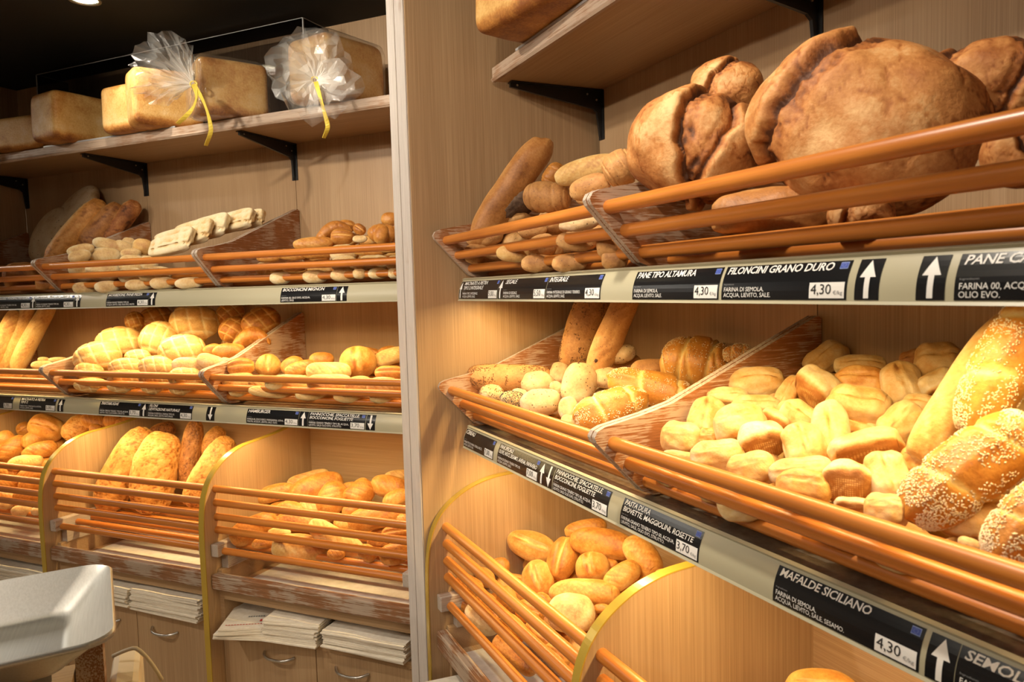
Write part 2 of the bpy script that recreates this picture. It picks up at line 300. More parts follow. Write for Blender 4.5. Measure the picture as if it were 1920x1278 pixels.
# ---------------------------------------------------------------- oak top shelves on black brackets
def topshelf(fr, z, h, yf, x0, x1, label):
    t = thing('wooden_shelf', label, 'shelf', fr)
    b = MB(); b.box(x0, x1, yf + .012, -.001, z, z + h); b.build('board', M['lam_x'], parent=t)
    b = MB(); b.prism_x([(yf + .012, z - .003), (yf + .003, z - .003), (yf - .002, z + .003), (yf + .003, z + .009), (yf + .003, z + h - .001), (yf + .012, z + h)], x0, x1); b.build('edge_strip', M['shelf_edge'], parent=t)
topshelf('R', 2.086, .035, -.338, .002, 2.38, 'oak top shelf on the right wall with a worn front edge')
topshelf('L', 2.108, .035, -.323, -2.037, .37, 'oak top shelf on the left wall carrying the tin loaves')
def bracket(fr, x, z, L, label):
    t = thing('shelf_bracket', label, 'bracket', fr, 'black shelf brackets')
    b = MB(); b.prism_x([(-.003, z - .004), (-L, z - .004), (-L, z - .016), (-.03, z - .055), (-.018, z - .065), (-.010, z - .13), (-.003, z - .14)], x - .004, x + .004); b.build('bracket_arm', M['blackmetal'], parent=t)
    b = MB(); b.box(x - .014, x + .014, -L, -.003, z - .004, z - .0012); b.box(x - .014, x + .014, -.003, -.0005, z - .14, z - .0012); b.build('flange', M['blackmetal'], parent=t)
    for y, dz in ((-L + .02, -.010), (-.05, -.016), (-.02, -.03)):
        b = MB(); b.cyl((x + .0035, y, z + dz), (x + .006, y, z + dz), .003, 8); b.build('screw', M['chrome'], parent=t)
for i, x in enumerate((.016, .803)): bracket('R', x, 2.086, .29, ['black steel bracket in the corner under the right oak shelf', 'black steel bracket on the right wall behind the biggest loaf'][i])
for i, x in enumerate((-.426, -1.232, -2.02)): bracket('L', x, 2.108, .29, ['black steel bracket nearest the pier under the left oak shelf', 'middle black steel bracket under the left oak shelf', 'black steel bracket at the far left end under the left oak shelf'][i])

# ---------------------------------------------------------------- acrylic guards on the top shelves
def guard(fr, x0, x1, z, h, yf, label):
    t = thing('acrylic_guard', label, 'guard', fr)
    b = MB(); b.box(x0, x1, yf, yf + .003, z, z + h); b.build('front_pane', M['acrylic'], parent=t)
    for x in (x0, x1): b = MB(); b.box(x - .0015, x + .0015, yf + .0035, -.02, z, z + h); b.build('side_pane', M['acrylic'], parent=t)
    b = MB()
    for a in ((x0, x1, yf, yf + .003, z + h, z + h + .002), (x0, x1, yf - .001, yf + .004, z, z + .0025)): b.box(*a)
    for x in (x0, x1): b.box(x - .0015, x + .0015, yf + .003, -.02, z + h, z + h + .002); b.box(x - .002, x + .002, yf - .0005, yf + .0035, z + .003, z + h - .001)
    b.build('polished_edge', M['acryledge'], parent=t)
guard('L', -1.655, -.225, 2.1435, .355, -.165, 'smoky acrylic box standing on the left oak shelf behind the tin loaves')

# ---------------------------------------------------------------- slatted baskets
BP = [(-.003, .056), (-.405, .056), (-.425, .064), (-.519, .160), (-.523, .170), (-.517, .180), (-.503, .186), (-.42, .201), (-.36, .215), (-.291, .243), (-.125, .311), (-.012, .356), (-.003, .350)]
DW = [(-.486, .157), (-.454, .118), (-.417, .082)]
def basket(fr, x0, x1, z, label):
    t = thing('bread_basket', label, 'basket', fr, 'slatted wooden bread baskets')
    for a, s in ((x0, 1), (x1, -1)):
        p = MB(); p.prism_x([(y, z + q) for y, q in BP], min(a, a + s * .011), max(a, a + s * .011), 0, 1); o = p.build('side_panel', [M['basket'], M['basket_edge']], parent=t, bevel=.0025)
        for q in (.10, .14):
            p = MB(); p.cyl((a + s * .011, -.03 - (q - .1), z + q), (a + s * .0125, -.03 - (q - .1), z + q), .005, 10); p.build('screw_hole', M['hole'], parent=o)
    for y, q in DW:
        p = MB(); p.cyl((x0 + .011, y, z + q), (x1 - .011, y, z + q), .0118, 18); o = p.build('front_dowel', M['dowel'], parent=t); autosmooth(o)
    for k in range(5):
        y = -.36 + k * .075; p = MB(); p.cyl((x0 + .011, y, z + .068), (x1 - .011, y, z + .068), .0095, 12); autosmooth(p.build('floor_dowel', M['dowel'], parent=t))
    p = MB(); p.cyl((x0 + .011, -.02, z + .115), (x1 - .011, -.02, z + .115), .0095, 12); autosmooth(p.build('back_dowel', M['dowel'], parent=t))
g = .0015
for fr, xs, nm in (('R', [.002, .803, 1.606], ['far', 'near']), ('L', [-2.036, -1.232, -.426, .374], ['far left', 'middle', 'pier-side'])):
    for z, lv in ((1.5, 'upper'), (1.1, 'lower')):
        for i in range(len(xs) - 1):
            basket(fr, xs[i] + g, xs[i + 1] - g, z, '%s %s slatted wooden basket on the %s wall with three front dowels' % (nm[i], lv, SIDE[fr]))

# ---------------------------------------------------------------- bread bins and cupboards below
ARCH = [(0, 1.075), (-.06, 1.045), (-.14, 1.021), (-.23, 1.010), (-.30, 1.005), (-.36, 1.001), (-.41, .990), (-.45, .974), (-.488, .951), (-.517, .925), (-.538, .895), (-.552, .86), (-.56, .82), (-.565, .77), (-.567, .70), (-.567, .62), (-.567, .0)]
def smooth_line(P, k=4):
    out = []
    for i in range(len(P) - 2):
        a = P[max(i - 1, 0)]; b_ = P[i]; c = P[i + 1]; d = P[min(i + 2, len(P) - 2)]
        for j in range(k):
            t = j / k; out.append(tuple(.5 * (2 * b_[q] + (c[q] - a[q]) * t + (2 * a[q] - 5 * b_[q] + 4 * c[q] - d[q]) * t * t + (3 * b_[q] - a[q] - 3 * c[q] + d[q]) * t ** 3) for q in (0, 1)))
    return out + [P[-2], P[-1]]
ARCH = smooth_line(ARCH)
def bin_unit(fr, x0, x1, label, doors, dlab):
    t = thing('bin_cabinet', label, 'cabinet', fr)
    T = .021
    p = MB(); p.prism_x([(y, z) for y, z in ARCH] + [(-.001, 0)], x0, x0 + T); s = p.build('side_panel', M['lam_z'], parent=t)
    p = MB(); n = len(ARCH)
    for i in range(n - 1):
        (y0, z0), (y1, z1) = ARCH[i], ARCH[i + 1]
        def off(i):
            a = ARCH[max(i - 1, 0)]; c = ARCH[min(i + 1, n - 1)]; dy, dz = c[0] - a[0], c[1] - a[1]; l = math.hypot(dy, dz); return (dz / l, -dy / l)
        o0 = off(i); o1 = off(i + 1); e = .0028
        P0 = (y0 - (-o0[0]) * 0 , z0); 
        A = [(y0, z0), (y1, z1), (y1 + o1[0] * e, z1 + o1[1] * e), (y0 + o0[0] * e, z0 + o0[1] * e)]
        vs = [(x0 - .001, *q) for q in A] + [(x0 + T + .001, *q) for q in A]
        p.add(vs, [(0, 1, 5, 4), (3, 7, 6, 2), (0, 3, 2, 1), (4, 5, 6, 7)] + ([(0, 4, 7, 3)] if i == 0 else []) + ([(1, 2, 6, 5)] if i == n - 2 else []))
    autosmooth(p.build('gold_edging', M['gold'], parent=s), 50)
    xa, xb = x0 + T, x1
    p = MB(); p.box(xa, xb, -.012, -.001, .53, 1.095); p.build('back_panel', M['lam_x'], parent=t)
    for z in (.884, .837, .789, .744):
        p = MB(); p.cyl((xa, -.511, z), (xb, -.511, z), .0125, 18); autosmooth(p.build('front_dowel', M['dowel'], parent=t))
    p = MB(); p.box(xa, xb, -.515, -.013, .508, .530); p.box(xa, xb, -.515, -.013, .398, .420); p.box(xa, xb, -.02, -.013, .42, .508); p.box(xa, xa + .018, -.515, -.02, .42, .508); p.box(xb - .018, xb - .001, -.515, -.02, .42, .508); p.build('niche', M['lam_x'], parent=t)
    p = MB(); p.box(xa, xb, -.49, -.02, 0, .07); p.box(xa, xb, -.488, -.47, .07, .398); p.build('carcass', M['lam_z'], parent=t)
    ws = (xb - xa) / 2
    for k in range(2):
        a = xa + k * ws; d0 = MB(); d0.box(a + .0015, a + ws - .0015, -.510, -.4885, .075, .395); d = d0.build('door', M['lam_z'], parent=t, bevel=.001)
        hc = a + ws * (.62 if k == 0 else .36) ; pts = []
        for j in range(13): u = -1 + j / 6; pts.append((hc + u * .062, -.512 - .026 * (1 - u ** 4), .352 - .008 * (1 - u * u)))
        h = MB(); h.tube(pts, .0045, 8); autosmooth(h.build('handle', M['chrome'], parent=d), 60)
    # slatted floor rack and crumb tray lift out
    r = thing('slatted_rack', 'slatted dowel rack lying in the ' + dlab, 'rack', fr, 'slatted racks in the bins')
    for a, c in ((xa + .002, xa + .032), (xb - .032, xb - .002)):
        p = MB(); p.box(a, c, -.545, -.05, .662, .704); p.build('side_rail', M['block'], parent=r, bevel=.003)
    for k in range(8):
        y = -.517 + k * .063; p = MB(); p.cyl((xa + .032, y, .676), (xb - .032, y, .676), .0115, 14); autosmooth(p.build('floor_dowel', M['dowel'], parent=r))
    for a, c in ((xa + .002, xa + .030), (xb - .030, xb - .002)):
        p = MB(); p.box(a, c, -.5, -.05, .611, .6615); p.build('foot_rail', M['block'], parent=r)
    c = thing('crumb_tray', 'worn wooden crumb tray under the rack in the ' + dlab, 'tray', fr, 'crumb trays under the racks')
    p = MB(); p.box(xa + .002, xb - .002, -.550, -.520, .552, .602); p.build('front_board', M['tray_wood'], parent=c, bevel=.004)
    p = MB(); p.box(xa + .002, xb - .002, -.519, -.03, .532, .545); p.box(xa + .002, xa + .02, -.519, -.03, .545, .61); p.box(xb - .02, xb - .002, -.519, -.03, .545, .61); p.build('tray_bottom', M['lam_x'], parent=c)
    pp = MB(); pp.box(xa + .05, xb - .04, -.505, -.06, .5455, .5468); tag(pp.build('liner_paper', M['liner'], fr), 'white sheet of liner paper in the crumb tray of the ' + dlab, 'paper')
bin_unit('R', -.0205, .782, 'oak bin cabinet beside the pier on the right wall with gold edged arch', 2, 'right far bin')
bin_unit('R', .7825, 1.585, 'oak bin cabinet nearest the camera on the right wall with gold edged arch', 2, 'right near bin')
bin_unit('L', -2.036, -1.2325, 'oak bin cabinet at the far left end of the left wall', 2, 'far left bin')
bin_unit('L', -1.232, -.4265, 'middle oak bin cabinet of the left wall holding long rustic loaves', 2, 'left middle bin')
bin_unit('L', -.426, .374, 'oak bin cabinet beside the pier on the left wall with steel handles', 2, 'left bin by the pier')
# ---------------------------------------------------------------- ceiling spots
for i, ((x, y), tg, pw, an) in enumerate(SPOTS):
    t = thing('ceiling_spotlight', ['round recessed spotlight glowing in the black ceiling at the upper left', 'recessed ceiling spotlight in front of the pier', 'recessed ceiling spotlight in front of the huge loaf', 'recessed ceiling spotlight nearest the right wall end', 'recessed ceiling spotlight behind the shop counter', 'recessed ceiling spotlight in the middle of the room', 'recessed ceiling spotlight over the near floor', 'recessed ceiling spotlight at the far left of the room'][i], 'lamp', 'R', 'recessed ceiling spotlights')
    b = MB(); n = 24
    for r0, z0, r1, z1 in ((.052, CEIL - .001, .05, CEIL - .008), (.05, CEIL - .008, .041, CEIL - .008), (.041, CEIL - .008, .038, CEIL - .002)):
        vs = [(x + r * math.cos(2 * PI * k / n), y + r * math.sin(2 * PI * k / n), z) for r, z in ((r0, z0), (r1, z1)) for k in range(n)]
        b.add(vs, [(k, (k + 1) % n, n + (k + 1) % n, n + k) for k in range(n)])
    b.build('ring', M['chrome'], parent=t)
    b = MB(); b.cyl((x, y, CEIL - .004), (x, y, CEIL - .002), .038, 24); b.build('lamp_face', M['lampface'], parent=t)
    spot('spot_lamp', (x, y, CEIL - .02), tg, pw * SPOTDIM, an, .6, .035, WARMW)

t = thing('added_panel_light', 'unseen square light panel added to brighten the steel pan, far side of the room', 'lamp', 'R')  # added out of view, gives the steel pan something bright to reflect
b = MB(); b.box(-3.35, -2.15, -3.4, -2.2, CEIL - .02, CEIL - .001); b.build('frame', M['chrome'], parent=t)
b = MB(); b.box(-3.32, -2.18, -3.37, -2.23, CEIL - .024, CEIL - .0201); b.build('diffuser', emis('added_panel_diffuser', (1, .95, .85), 5), parent=t)
t = thing('added_panel_light', 'unseen square light panel added to brighten the steel pan, above the shop counter', 'lamp', 'R')  # second added panel, unseen, brightens the pan's inner back wall
b = MB(); b.box(.35, 2.05, -3.1, -1.6, CEIL - .02, CEIL - .001); b.build('frame', M['chrome'], parent=t)
b = MB(); b.box(.38, 2.02, -3.07, -1.63, CEIL - .024, CEIL - .0201); b.build('diffuser', emis('added_counter_diffuser', (1, .90, .76), 1.6), parent=t)
# ---------------------------------------------------------------- price labels on the rails
_txt = {}
def text_mesh(s, bold=0., shear=0.):
    k = (s, bold, shear)
    if k in _txt: return _txt[k]
    c = D.curves.new('t', 'FONT'); c.body = s; c.size = 1; c.offset = bold; c.shear = shear; c.resolution_u = 2; c.space_line = .92; c.space_character = .96
    o = D.objects.new('t', c); C.objects.link(o); dg = bpy.context.evaluated_depsgraph_get(); me = D.meshes.new_from_object(o.evaluated_get(dg))
    v = np.array([p.co[:2] for p in me.vertices]); f = [tuple(p.vertices) for p in me.polygons]
    D.objects.remove(o); D.curves.remove(c); D.meshes.remove(me)
    v -= v.min(0); _txt[k] = (v, f); return _txt[k]
def onrail(b, v, f, x, z, out, mi=0):
    vs = []
    for u, t in v:
        y, q = railpt(t, out); vs.append((x + u, y, z + q))
    b.add(vs, f, mi)
def grid_rect(u0, u1, v0, v1, n=8, lean=0.):
    vs = []; fs = []
    for i in range(n + 1):
        t = v0 + (v1 - v0) * i / n; vs += [(u0, t), (u1, t)]
    for i in range(n): fs.append((2 * i, 2 * i + 1, 2 * i + 3, 2 * i + 2))
    return vs, fs
def put_text(nm, s, mtl, x, z, u0, u1, v0, v1, fr, parent, bold=.012, shear=0., out=.0012):
    v, f = text_mesh(s, bold, shear); mx = v.max(0); v = v / mx
    b = MB(); onrail(b, [(u0 + p[0] * (u1 - u0), v0 + p[1] * (v1 - v0)) for p in v], f, x, z, out); return b.build(nm, mtl, parent=parent)
def price_label(fr, z, x0, x1, title, ingr, price, label, tw=.62, iw=.5, arrow=None, ax=None, flag=True, tsz=None):
    t = thing('price_label', label, 'price label', fr); w = x1 - x0
    b = MB(); onrail(b, *grid_rect(0, w, .03, .93), x0, z, .0006); b.build('card', M['black'], parent=t)
    lines = title.count('\n') + 1
    v1 = .90; v0 = v1 - (.19 if lines == 1 else .40)
    put_text('title', title, M['white'], x0, z, .006, .006 + tw * w, v0, v1, fr, t, .016 if lines == 1 else .012, .18)
    put_text('heading', 'Ingredienti:', M['grey'], x0, z, .005, .005 + min(.02, w * .2), .41, .46, fr, t, .0)
    put_text('ingredients', ingr, M['white'] if w > .15 else M['white'], x0, z, .005, .005 + iw * w, .08, .365, fr, t, .0)
    if price:
        pw = min(.052, w * .26); pu = w - pw - .003
        b = MB(); onrail(b, *grid_rect(pu, pu + pw, .07, .44, 4), x0, z, .0009); p = b.build('price_tag', M['white'], parent=t)
        put_text('price', price, M['ink'], x0, z, pu + pw * .05, pu + pw * .64, .13, .40, fr, p, .0, out=.0014)
        put_text('unit', '€/kg', M['grey'], x0, z, pu + pw * .70, pu + pw * .96, .13, .25, fr, p, .0, out=.0014)
    if flag:
        b = MB(); fw = min(.0115, w * .09); onrail(b, *grid_rect(w - fw - .004, w - .004, .74, .89, 3), x0, z, .0009, 0); onrail(b, *grid_rect(w - fw - .0034, w - .0046, .755, .875, 3), x0, z, .0012, 1)
        for k in range(10):
            a = 2 * PI * k / 10; cu = w - .004 - fw / 2 + math.cos(a) * fw * .22; cv = .815 + math.sin(a) * .040
            onrail(b, *grid_rect(cu - .0003, cu + .0003, cv - .006, cv + .006, 1), x0, z, .0015, 0)
        b.build('flag_emblem', [M['ltblue'], M['blue']], parent=t)
    return t
def arrow_card(fr, z, x0, x1, ups, label):
    t = thing('arrow_label', label, 'arrow label', fr); w = x1 - x0
    b = MB(); onrail(b, *grid_rect(0, w, .03, .93), x0, z, .0006); b.build('card', M['black'], parent=t)
    for k, up in enumerate(ups):
        c = w * (k + .5) / len(ups); a = min(.0105, w / len(ups) * .42)
        pts = [(-.32, .07), (.32, .07), (.32, .55), (1, .52), (0, .9), (-1, .52), (-.32, .55)]
        vs = []; 
        for u, v in pts: vs.append((c + u * a, v if up else .97 - v))
        b = MB()
        def rows(L_):
            for (va, ha), (vb, hb) in zip(L_[:-1], L_[1:]):
                q = [(c - ha * a, va), (c + ha * a, va), (c + hb * a, vb), (c - hb * a, vb)]; q = [(u, v if up else .97 - v) for u, v in q]; onrail(b, q, [(0, 1, 2, 3)], x0, z, .0012)
        rows([(.07 + .08 * i, .32) for i in range(7)]); rows([(.53 + .0463 * i, 1.0 - i / 8) for i in range(9)])
        b.build('arrow', M['white'], parent=t)
U, DN = True, False
FS = 'FARINA DI SEMOLA,\nACQUA, LIEVITO, SALE.'; FG = 'FARINA DI GRANO TENERO TIPO 00,\nACQUA, LIEVITO, SALE.'; FP = 'FARINA GRANO TENERO TIPO 00, ACQUA,\nLIEVITO, SALE OLIO EVO, STRUTTO.'
z1, z2 = 1.5, 1.1
arrow_card('R', z1, .004, .026, [U], 'small black up arrow card at the far end of the right upper rail')
price_label('R', z1, .027, .262, 'MACINATO A PIETRA\nTIPO 2 INTEGRALE', 'FARINA TIPO 2 INTEGRALE,\nACQUA, LIEVITO, SALE.', '5,00', 'black price label reading MACINATO A PIETRA TIPO 2 INTEGRALE', .66, .45)
arrow_card('R', z1, .264, .292, [U], 'black up arrow card just before the SEGALE label')
price_label('R', z1, .292, .511, 'SEGALE', 'FARINA DI SEGALE,\nACQUA, LIEVITO, SALE.', '5,50', 'black price label reading SEGALE on the right upper rail', .28, .42)
price_label('R', z1, .513, .728, 'INTEGRALE', 'FARINA INTEGRALE DI GRANO TENERO,\nACQUA, LIEVITO, SALE.', '4,30', 'black price label reading INTEGRALE on the right upper rail', .36, .64)
price_label('R', z1, .831, 1.048, 'PANE TIPO ALTAMURA', FS, '4,30', 'black price label reading PANE TIPO ALTAMURA', .70, .36)
price_label('R', z1, 1.054, 1.268, 'FILONCINI GRANO DURO', FS, '4,30', 'black price label reading FILONCINI GRANO DURO', .86, .42)
arrow_card('R', z1, 1.279, 1.311, [U], 'black up arrow card right after the FILONCINI GRANO DURO label')
arrow_card('R', z1, 1.356, 1.388, [U], 'black up arrow card left of the PANE CASERECCIO label')
price_label('R', z1, 1.398, 1.613, 'PANE CASERECCIO', 'FARINA 00, ACQUA, LIEVITO, SALE,\nOLIO EVO.', '4,30', 'black price label starting PANE CA at the right edge of the upper rail', .62, .62)
price_label('R', z2, .004, .206, 'CEREALI', 'FARINA TIPO 00, FARINA CEREALI, MALTO,\nACQUA, LIEVITO, SALE.', '7,00', 'black price label reading CEREALI on the right lower rail', .30, .62)
price_label('R', z2, .231, .452, 'PANE SPECIALE\nOLIVE, NOCI, SESAMO, AVENA, PAPAVERO', FG, '7,00', 'black price label reading PANE SPECIALE', .93, .58)
arrow_card('R', z2, .453, .519, [U, DN], 'black card with an up arrow beside a down arrow')
price_label('R', z2, .522, .738, 'PANNOCCHIE, SPACCATELLE,\nBOCCONCINI, FOGLIETTE', FP, '3,70', 'black price label reading PANNOCCHIE, SPACCATELLE on the right lower rail', .84, .70)
price_label('R', z2, .780, .997, 'PASTA DURA\nBIOVETTE, MAGGIOLINI, ROSETTE', 'FARINA GRANO TENERO TIPO 00, ACQUA,\nLIEVITO, SALE, OLIO EVO, STRUTTO.', '3,70', 'black price label reading PASTA DURA, BIOVETTE, MAGGIOLINI, ROSETTE', .90, .70)
price_label('R', z2, 1.151, 1.364, 'MAFALDE SICILIANO', 'FARINA DI SEMOLA,\nACQUA, LIEVITO, SALE, SESAMO.', '4,30', 'black price label reading MAFALDE SICILIANO', .66, .52)
arrow_card('R', z2, 1.371, 1.403, [U], 'black up arrow card after the MAFALDE SICILIANO label')
price_label('R', z2, 1.404, 1.62, 'SEMOLINO', 'FARINA DI SEMOLA,\nACQUA, LIEVITO, SALE.', '4,30', 'black price label starting SEMOLI at the bottom right corner', .42, .42)
price_label('L', z1, -1.585, -1.368, 'PUGLIESE, TOSCANO, VENETA', FG, '4,30', 'leftmost of two black price labels reading PUGLIESE, TOSCANO, VENETA', .84, .6)
arrow_card('L', z1, -1.367, -1.340, [U], 'black up arrow card between the two PUGLIESE, TOSCANO, VENETA labels')
price_label('L', z1, -1.338, -1.120, 'PUGLIESE, TOSCANO, VENETA', FG, '4,30', 'right one of two black price labels reading PUGLIESE, TOSCANO, VENETA', .84, .6)
arrow_card('L', z1, -1.118, -1.084, [U], 'black up arrow card right of both PUGLIESE, TOSCANO, VENETA labels')
price_label('L', z1, -.945, -.729, 'MORBIDONI, PANE PIZZA', 'FARINA GRANO TENERO TIPO 00,\nACQUA, LIEVITO, SALE, OLIO EVO, MALTO.', '4,30', 'black price label reading MORBIDONI, PANE PIZZA', .80, .66)
arrow_card('L', z1, -.728, -.696, [U], 'black up arrow card after the MORBIDONI, PANE PIZZA label')
price_label('L', z1, -.137, .083, 'BOCCONCINI MIGNON', 'FARINA 00, OLIO EVO, ACQUA,\nLIEVITO, SALE.', '4,30', 'black price label reading BOCCONCINI MIGNON', .75, .52)
arrow_card('L', z1, .084, .122, [U], 'black up arrow card after the BOCCONCINI MIGNON label')
price_label('L', z2, -1.738, -1.523, 'FILONCINI', FG, '3,70', 'black price label cut by the left edge of the lower rail, priced 3,70', .5, .6)
price_label('L', z2, -1.480, -1.266, 'MACINATO A PIETRA\nTIPO 2', 'FARINA TIPO 2 MACINATO A PIETRA,\nACQUA, LIEVITO, SALE.', '5,00', 'black price label reading MACINATO A PIETRA TIPO 2 on the left wall', .66, .60)
arrow_card('L', z2, -1.254, -1.220, [U], 'black up arrow card after the left MACINATO A PIETRA TIPO 2 label')
price_label('L', z2, -1.021, -.806, 'TARTARUGHE', 'FARINA GRANO TENERO TIPO 00, ACQUA,\nLIEVITO, SALE, ZUCCHERO, STRUTTO.', '3,70', 'black price label reading TARTARUGHE', .43, .70)
arrow_card('L', z2, -.805, -.771, [U], 'black up arrow card between TARTARUGHE and FILONI LIEVITAZIONE NATURALE')
price_label('L', z2, -.770, -.553, 'FILONI\nLIEVITAZIONE NATURALE', 'FARINA DI SEMOLA, FARINA TIPO 00,\nACQUA, SALE, LIEVITO NATURALE.', '4,30', 'black price label reading FILONI LIEVITAZIONE NATURALE', .70, .60)
arrow_card('L', z2, -.487, -.449, [DN], 'black down arrow card left of the HAMBURGER label')
price_label('L', z2, -.307, -.089, 'HAMBURGER', 'FARINA 00, ZUCCHERO, MARGARINA, UOVA,\nMALTO, ACQUA, LIEVITO, SALE, OLIO.', '4,30', 'black price label reading HAMBURGER', .42, .70)
arrow_card('L', z2, -.088, -.052, [U], 'black up arrow card between HAMBURGER and PANNOCCHIE labels')
price_label('L', z2, -.051, .170, 'PANNOCCHIE, SPACCATELLE,\nBOCCONCINI, FOGLIETTE', FP, '3,70', 'black price label reading PANNOCCHIE, SPACCATELLE on the left lower rail', .86, .70)
arrow_card('L', z2, .172, .206, [DN], 'black down arrow card beside the pier on the left lower rail')
# ---------------------------------------------------------------- bread
NZ = noise.noise
def sph(nu, nv, px=2., pyz=2., flat=.0):
    """unit body: x along, y across, z up, each about -.5...5; px, pyz superellipse exponents, flat = how flat the base is"""
    P = []
    for i in range(nu + 1):
        a = -PI / 2 + PI * i / nu; sx = math.sin(a); cx = math.cos(a)
        x = .5 * math.copysign(abs(sx) ** (2 / px), sx); R = max(abs(cx) ** (2 / px), 1e-3)
        for k in range(nv):
            t = 2 * PI * k / nv; c, s = math.cos(t), math.sin(t)
            y = .5 * R * math.copysign(abs(c) ** (2 / pyz), c); z = .5 * R * math.copysign(abs(s) ** (2 / pyz), s)
            if z < 0: z *= (1 - flat)
            P.append([x, y, z])
    F = [(i * nv + k, i * nv + (k + 1) % nv, (i + 1) * nv + (k + 1) % nv, (i + 1) * nv + k) for i in range(nu) for k in range(nv)]
    return P, F
def sm(a, b, x): t = min(1, max(0, (x - a) / (b - a))); return t * t * (3 - 2 * t)
def gs(x, w): return math.exp(-(x / w) ** 2)
def fbm(x, y, z, o=3):
    r = 0; a = 1; 
    for _ in range(o): r += a * NZ(Vector((x, y, z))); x, y, z = x * 2.1 + 3.1, y * 2.1 + 1.7, z * 2.1; a *= .5
    return r
KIND = {}
def kind(name, material, nu, nv, px, pyz, flat, thick, fn, lump=.03, lf=2.2, bend=0., seeds=None, var=3): KIND[name] = dict(m=material, nu=nu, nv=nv, px=px, pyz=pyz, flat=flat, th=thick, fn=fn, lump=lump, lf=lf, bend=bend, seeds=seeds, var=var)
# every shaping function: (x, y, z, seed) -> (radial change, tone, base)
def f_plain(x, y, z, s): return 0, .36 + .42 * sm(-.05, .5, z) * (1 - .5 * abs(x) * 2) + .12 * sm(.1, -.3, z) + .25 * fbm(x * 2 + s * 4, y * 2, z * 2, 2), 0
def f_slit(x, y, z, s):
    w = sm(.42, .25, abs(x)) * (1 if z > 0 else 0); yy = y + .04 * math.sin(6 * x + s); d = -.10 * gs(yy, .045) * w + .03 * gs(abs(yy) - .10, .06) * w
    return d * 1.25, .36 + .36 * sm(.05, .5, z) - .34 * gs(yy, .05) * w + .40 * gs(yy + .075, .025) * w + .2 * fbm(x * 2 + s * 4, y * 2, z * 2, 2), 0
def f_biove(x, y, z, s):
    w = sm(.45, .3, abs(x)) * sm(-.02, .1, z); yy = y + .03 * math.sin(7 * x + s) - .05; d = -.10 * gs(yy, .035) * w + .05 * gs(yy + .1, .07) * w
    bs = sm(-.24, -.31, z) * sm(.30, .22, (x * x * 1.3 + y * y * 1.3) ** .5 * .62); side = gs(z + .12, .14)
    return d, .30 + .26 * sm(.1, .5, z) - .14 * side - .12 * gs(yy, .05) * w + .40 * gs(yy + .045, .022) * w + .75 * sm(-.06, -.22, z) + .25 * fbm(x * 2 + s * 3, y * 2, z * 2, 2), bs
def f_turtle(x, y, z, s):
    w = sm(-.05, .2, z); u = x * 1.0 + y * .25; v = y - .2 * x; k = 3.6
    a = abs(math.sin(k * PI * (u + .03 * s))); c = abs(math.sin(k * PI * .8 * (v + .05))); g_ = max(gs(a, .22), gs(c, .22)) * w
    return -.035 * g_, .48 + .22 * w * (1 - g_) - .32 * g_ - .1 * sm(.2, -.1, z), 0
def f_split(x, y, z, s):
    w = sm(.5, .3, abs(x)) * (1 if z > -.1 else 0); d = -.17 * gs(y, .05) * w + .02 * gs(abs(y) - .2, .1)
    return d, .46 + .32 * sm(0, .45, z) - .42 * gs(y, .08) * w + .2 * gs(abs(y) - .13, .04) * w, 0
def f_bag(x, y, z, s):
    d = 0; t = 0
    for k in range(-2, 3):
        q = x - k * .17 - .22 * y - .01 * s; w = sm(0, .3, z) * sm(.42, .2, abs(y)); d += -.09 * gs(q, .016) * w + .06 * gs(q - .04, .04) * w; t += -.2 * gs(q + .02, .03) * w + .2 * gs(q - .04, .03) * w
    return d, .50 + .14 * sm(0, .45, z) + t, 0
def f_score(x, y, z, s):
    d = 0; t = 0
    for k in range(-2, 3):
        q = x - k * (.17 + .01 * s) - (.55 if s % 2 else -.5) * y + .02 * math.sin(9 * y + k + s); w = sm(.12, .38, z) * sm(.42, .2, abs(y)); d += -.022 * gs(q, .022) * w; t += .15 * gs(q - .03, .02) * w - .14 * gs(q + .01, .03) * w
    return d, .36 + .36 * sm(.0, .5, z) + t + .2 * fbm(x * 2 + s * 4, y * 2, z * 2, 2), 0
def f_rustic(x, y, z, s):
    w = sm(-.35, .1, z); two = 1 if s % 2 else 0
    q1 = x + .17 + .10 * (s - 2) - .5 * y * y + .22 * y * (1 if two else -1) + .05 * fbm(y * 4, z * 4, s, 3); q2 = x - .27 + .5 * y * y - .15 * y + .05 * fbm(y * 4 + 9, z * 4, s, 3)
    flap = sm(-.22, -.015, q1) * sm(.012, -.012, q1); crev = gs(q1 - .015, .022); band = sm(.0, .03, q1) * sm(.17, .10, q1)
    flap2 = sm(.20, .015, q2) * sm(-.012, .012, q2) * two; crev2 = gs(q2 + .014, .02) * two; band2 = sm(0, -.03, q2) * sm(-.14, -.08, q2) * two
    rough = abs(fbm(x * 11, y * 11, z * 11 + s, 3)); r = abs(fbm(x * 3 + s * 7, y * 3, z * 3 + 4, 3)); crack = gs(r, .035) * sm(-.4, .2, z)
    d = (.045 * flap - .05 * crev - .022 * band - .03 * band * rough + .035 * flap2 - .04 * crev2 - .02 * band2) * w - .006 * crack + .006 * fbm(x * 8, y * 8 + s, z * 8, 3)
    t = .58 + .30 * fbm(x * 2.6 + s, y * 2.6, z * 2.6, 3) + (.45 * crev + .10 * band + .55 * band * rough - .22 * flap + .4 * crev2 + .35 * band2 * (.4 + rough) - .18 * flap2) * w - .22 * sm(.22, .5, z) + .35 * sm(.05, -.35, z) + .3 * crack  # lower part darkened: shade under the overhead light put into the tone
    return d, t, 0
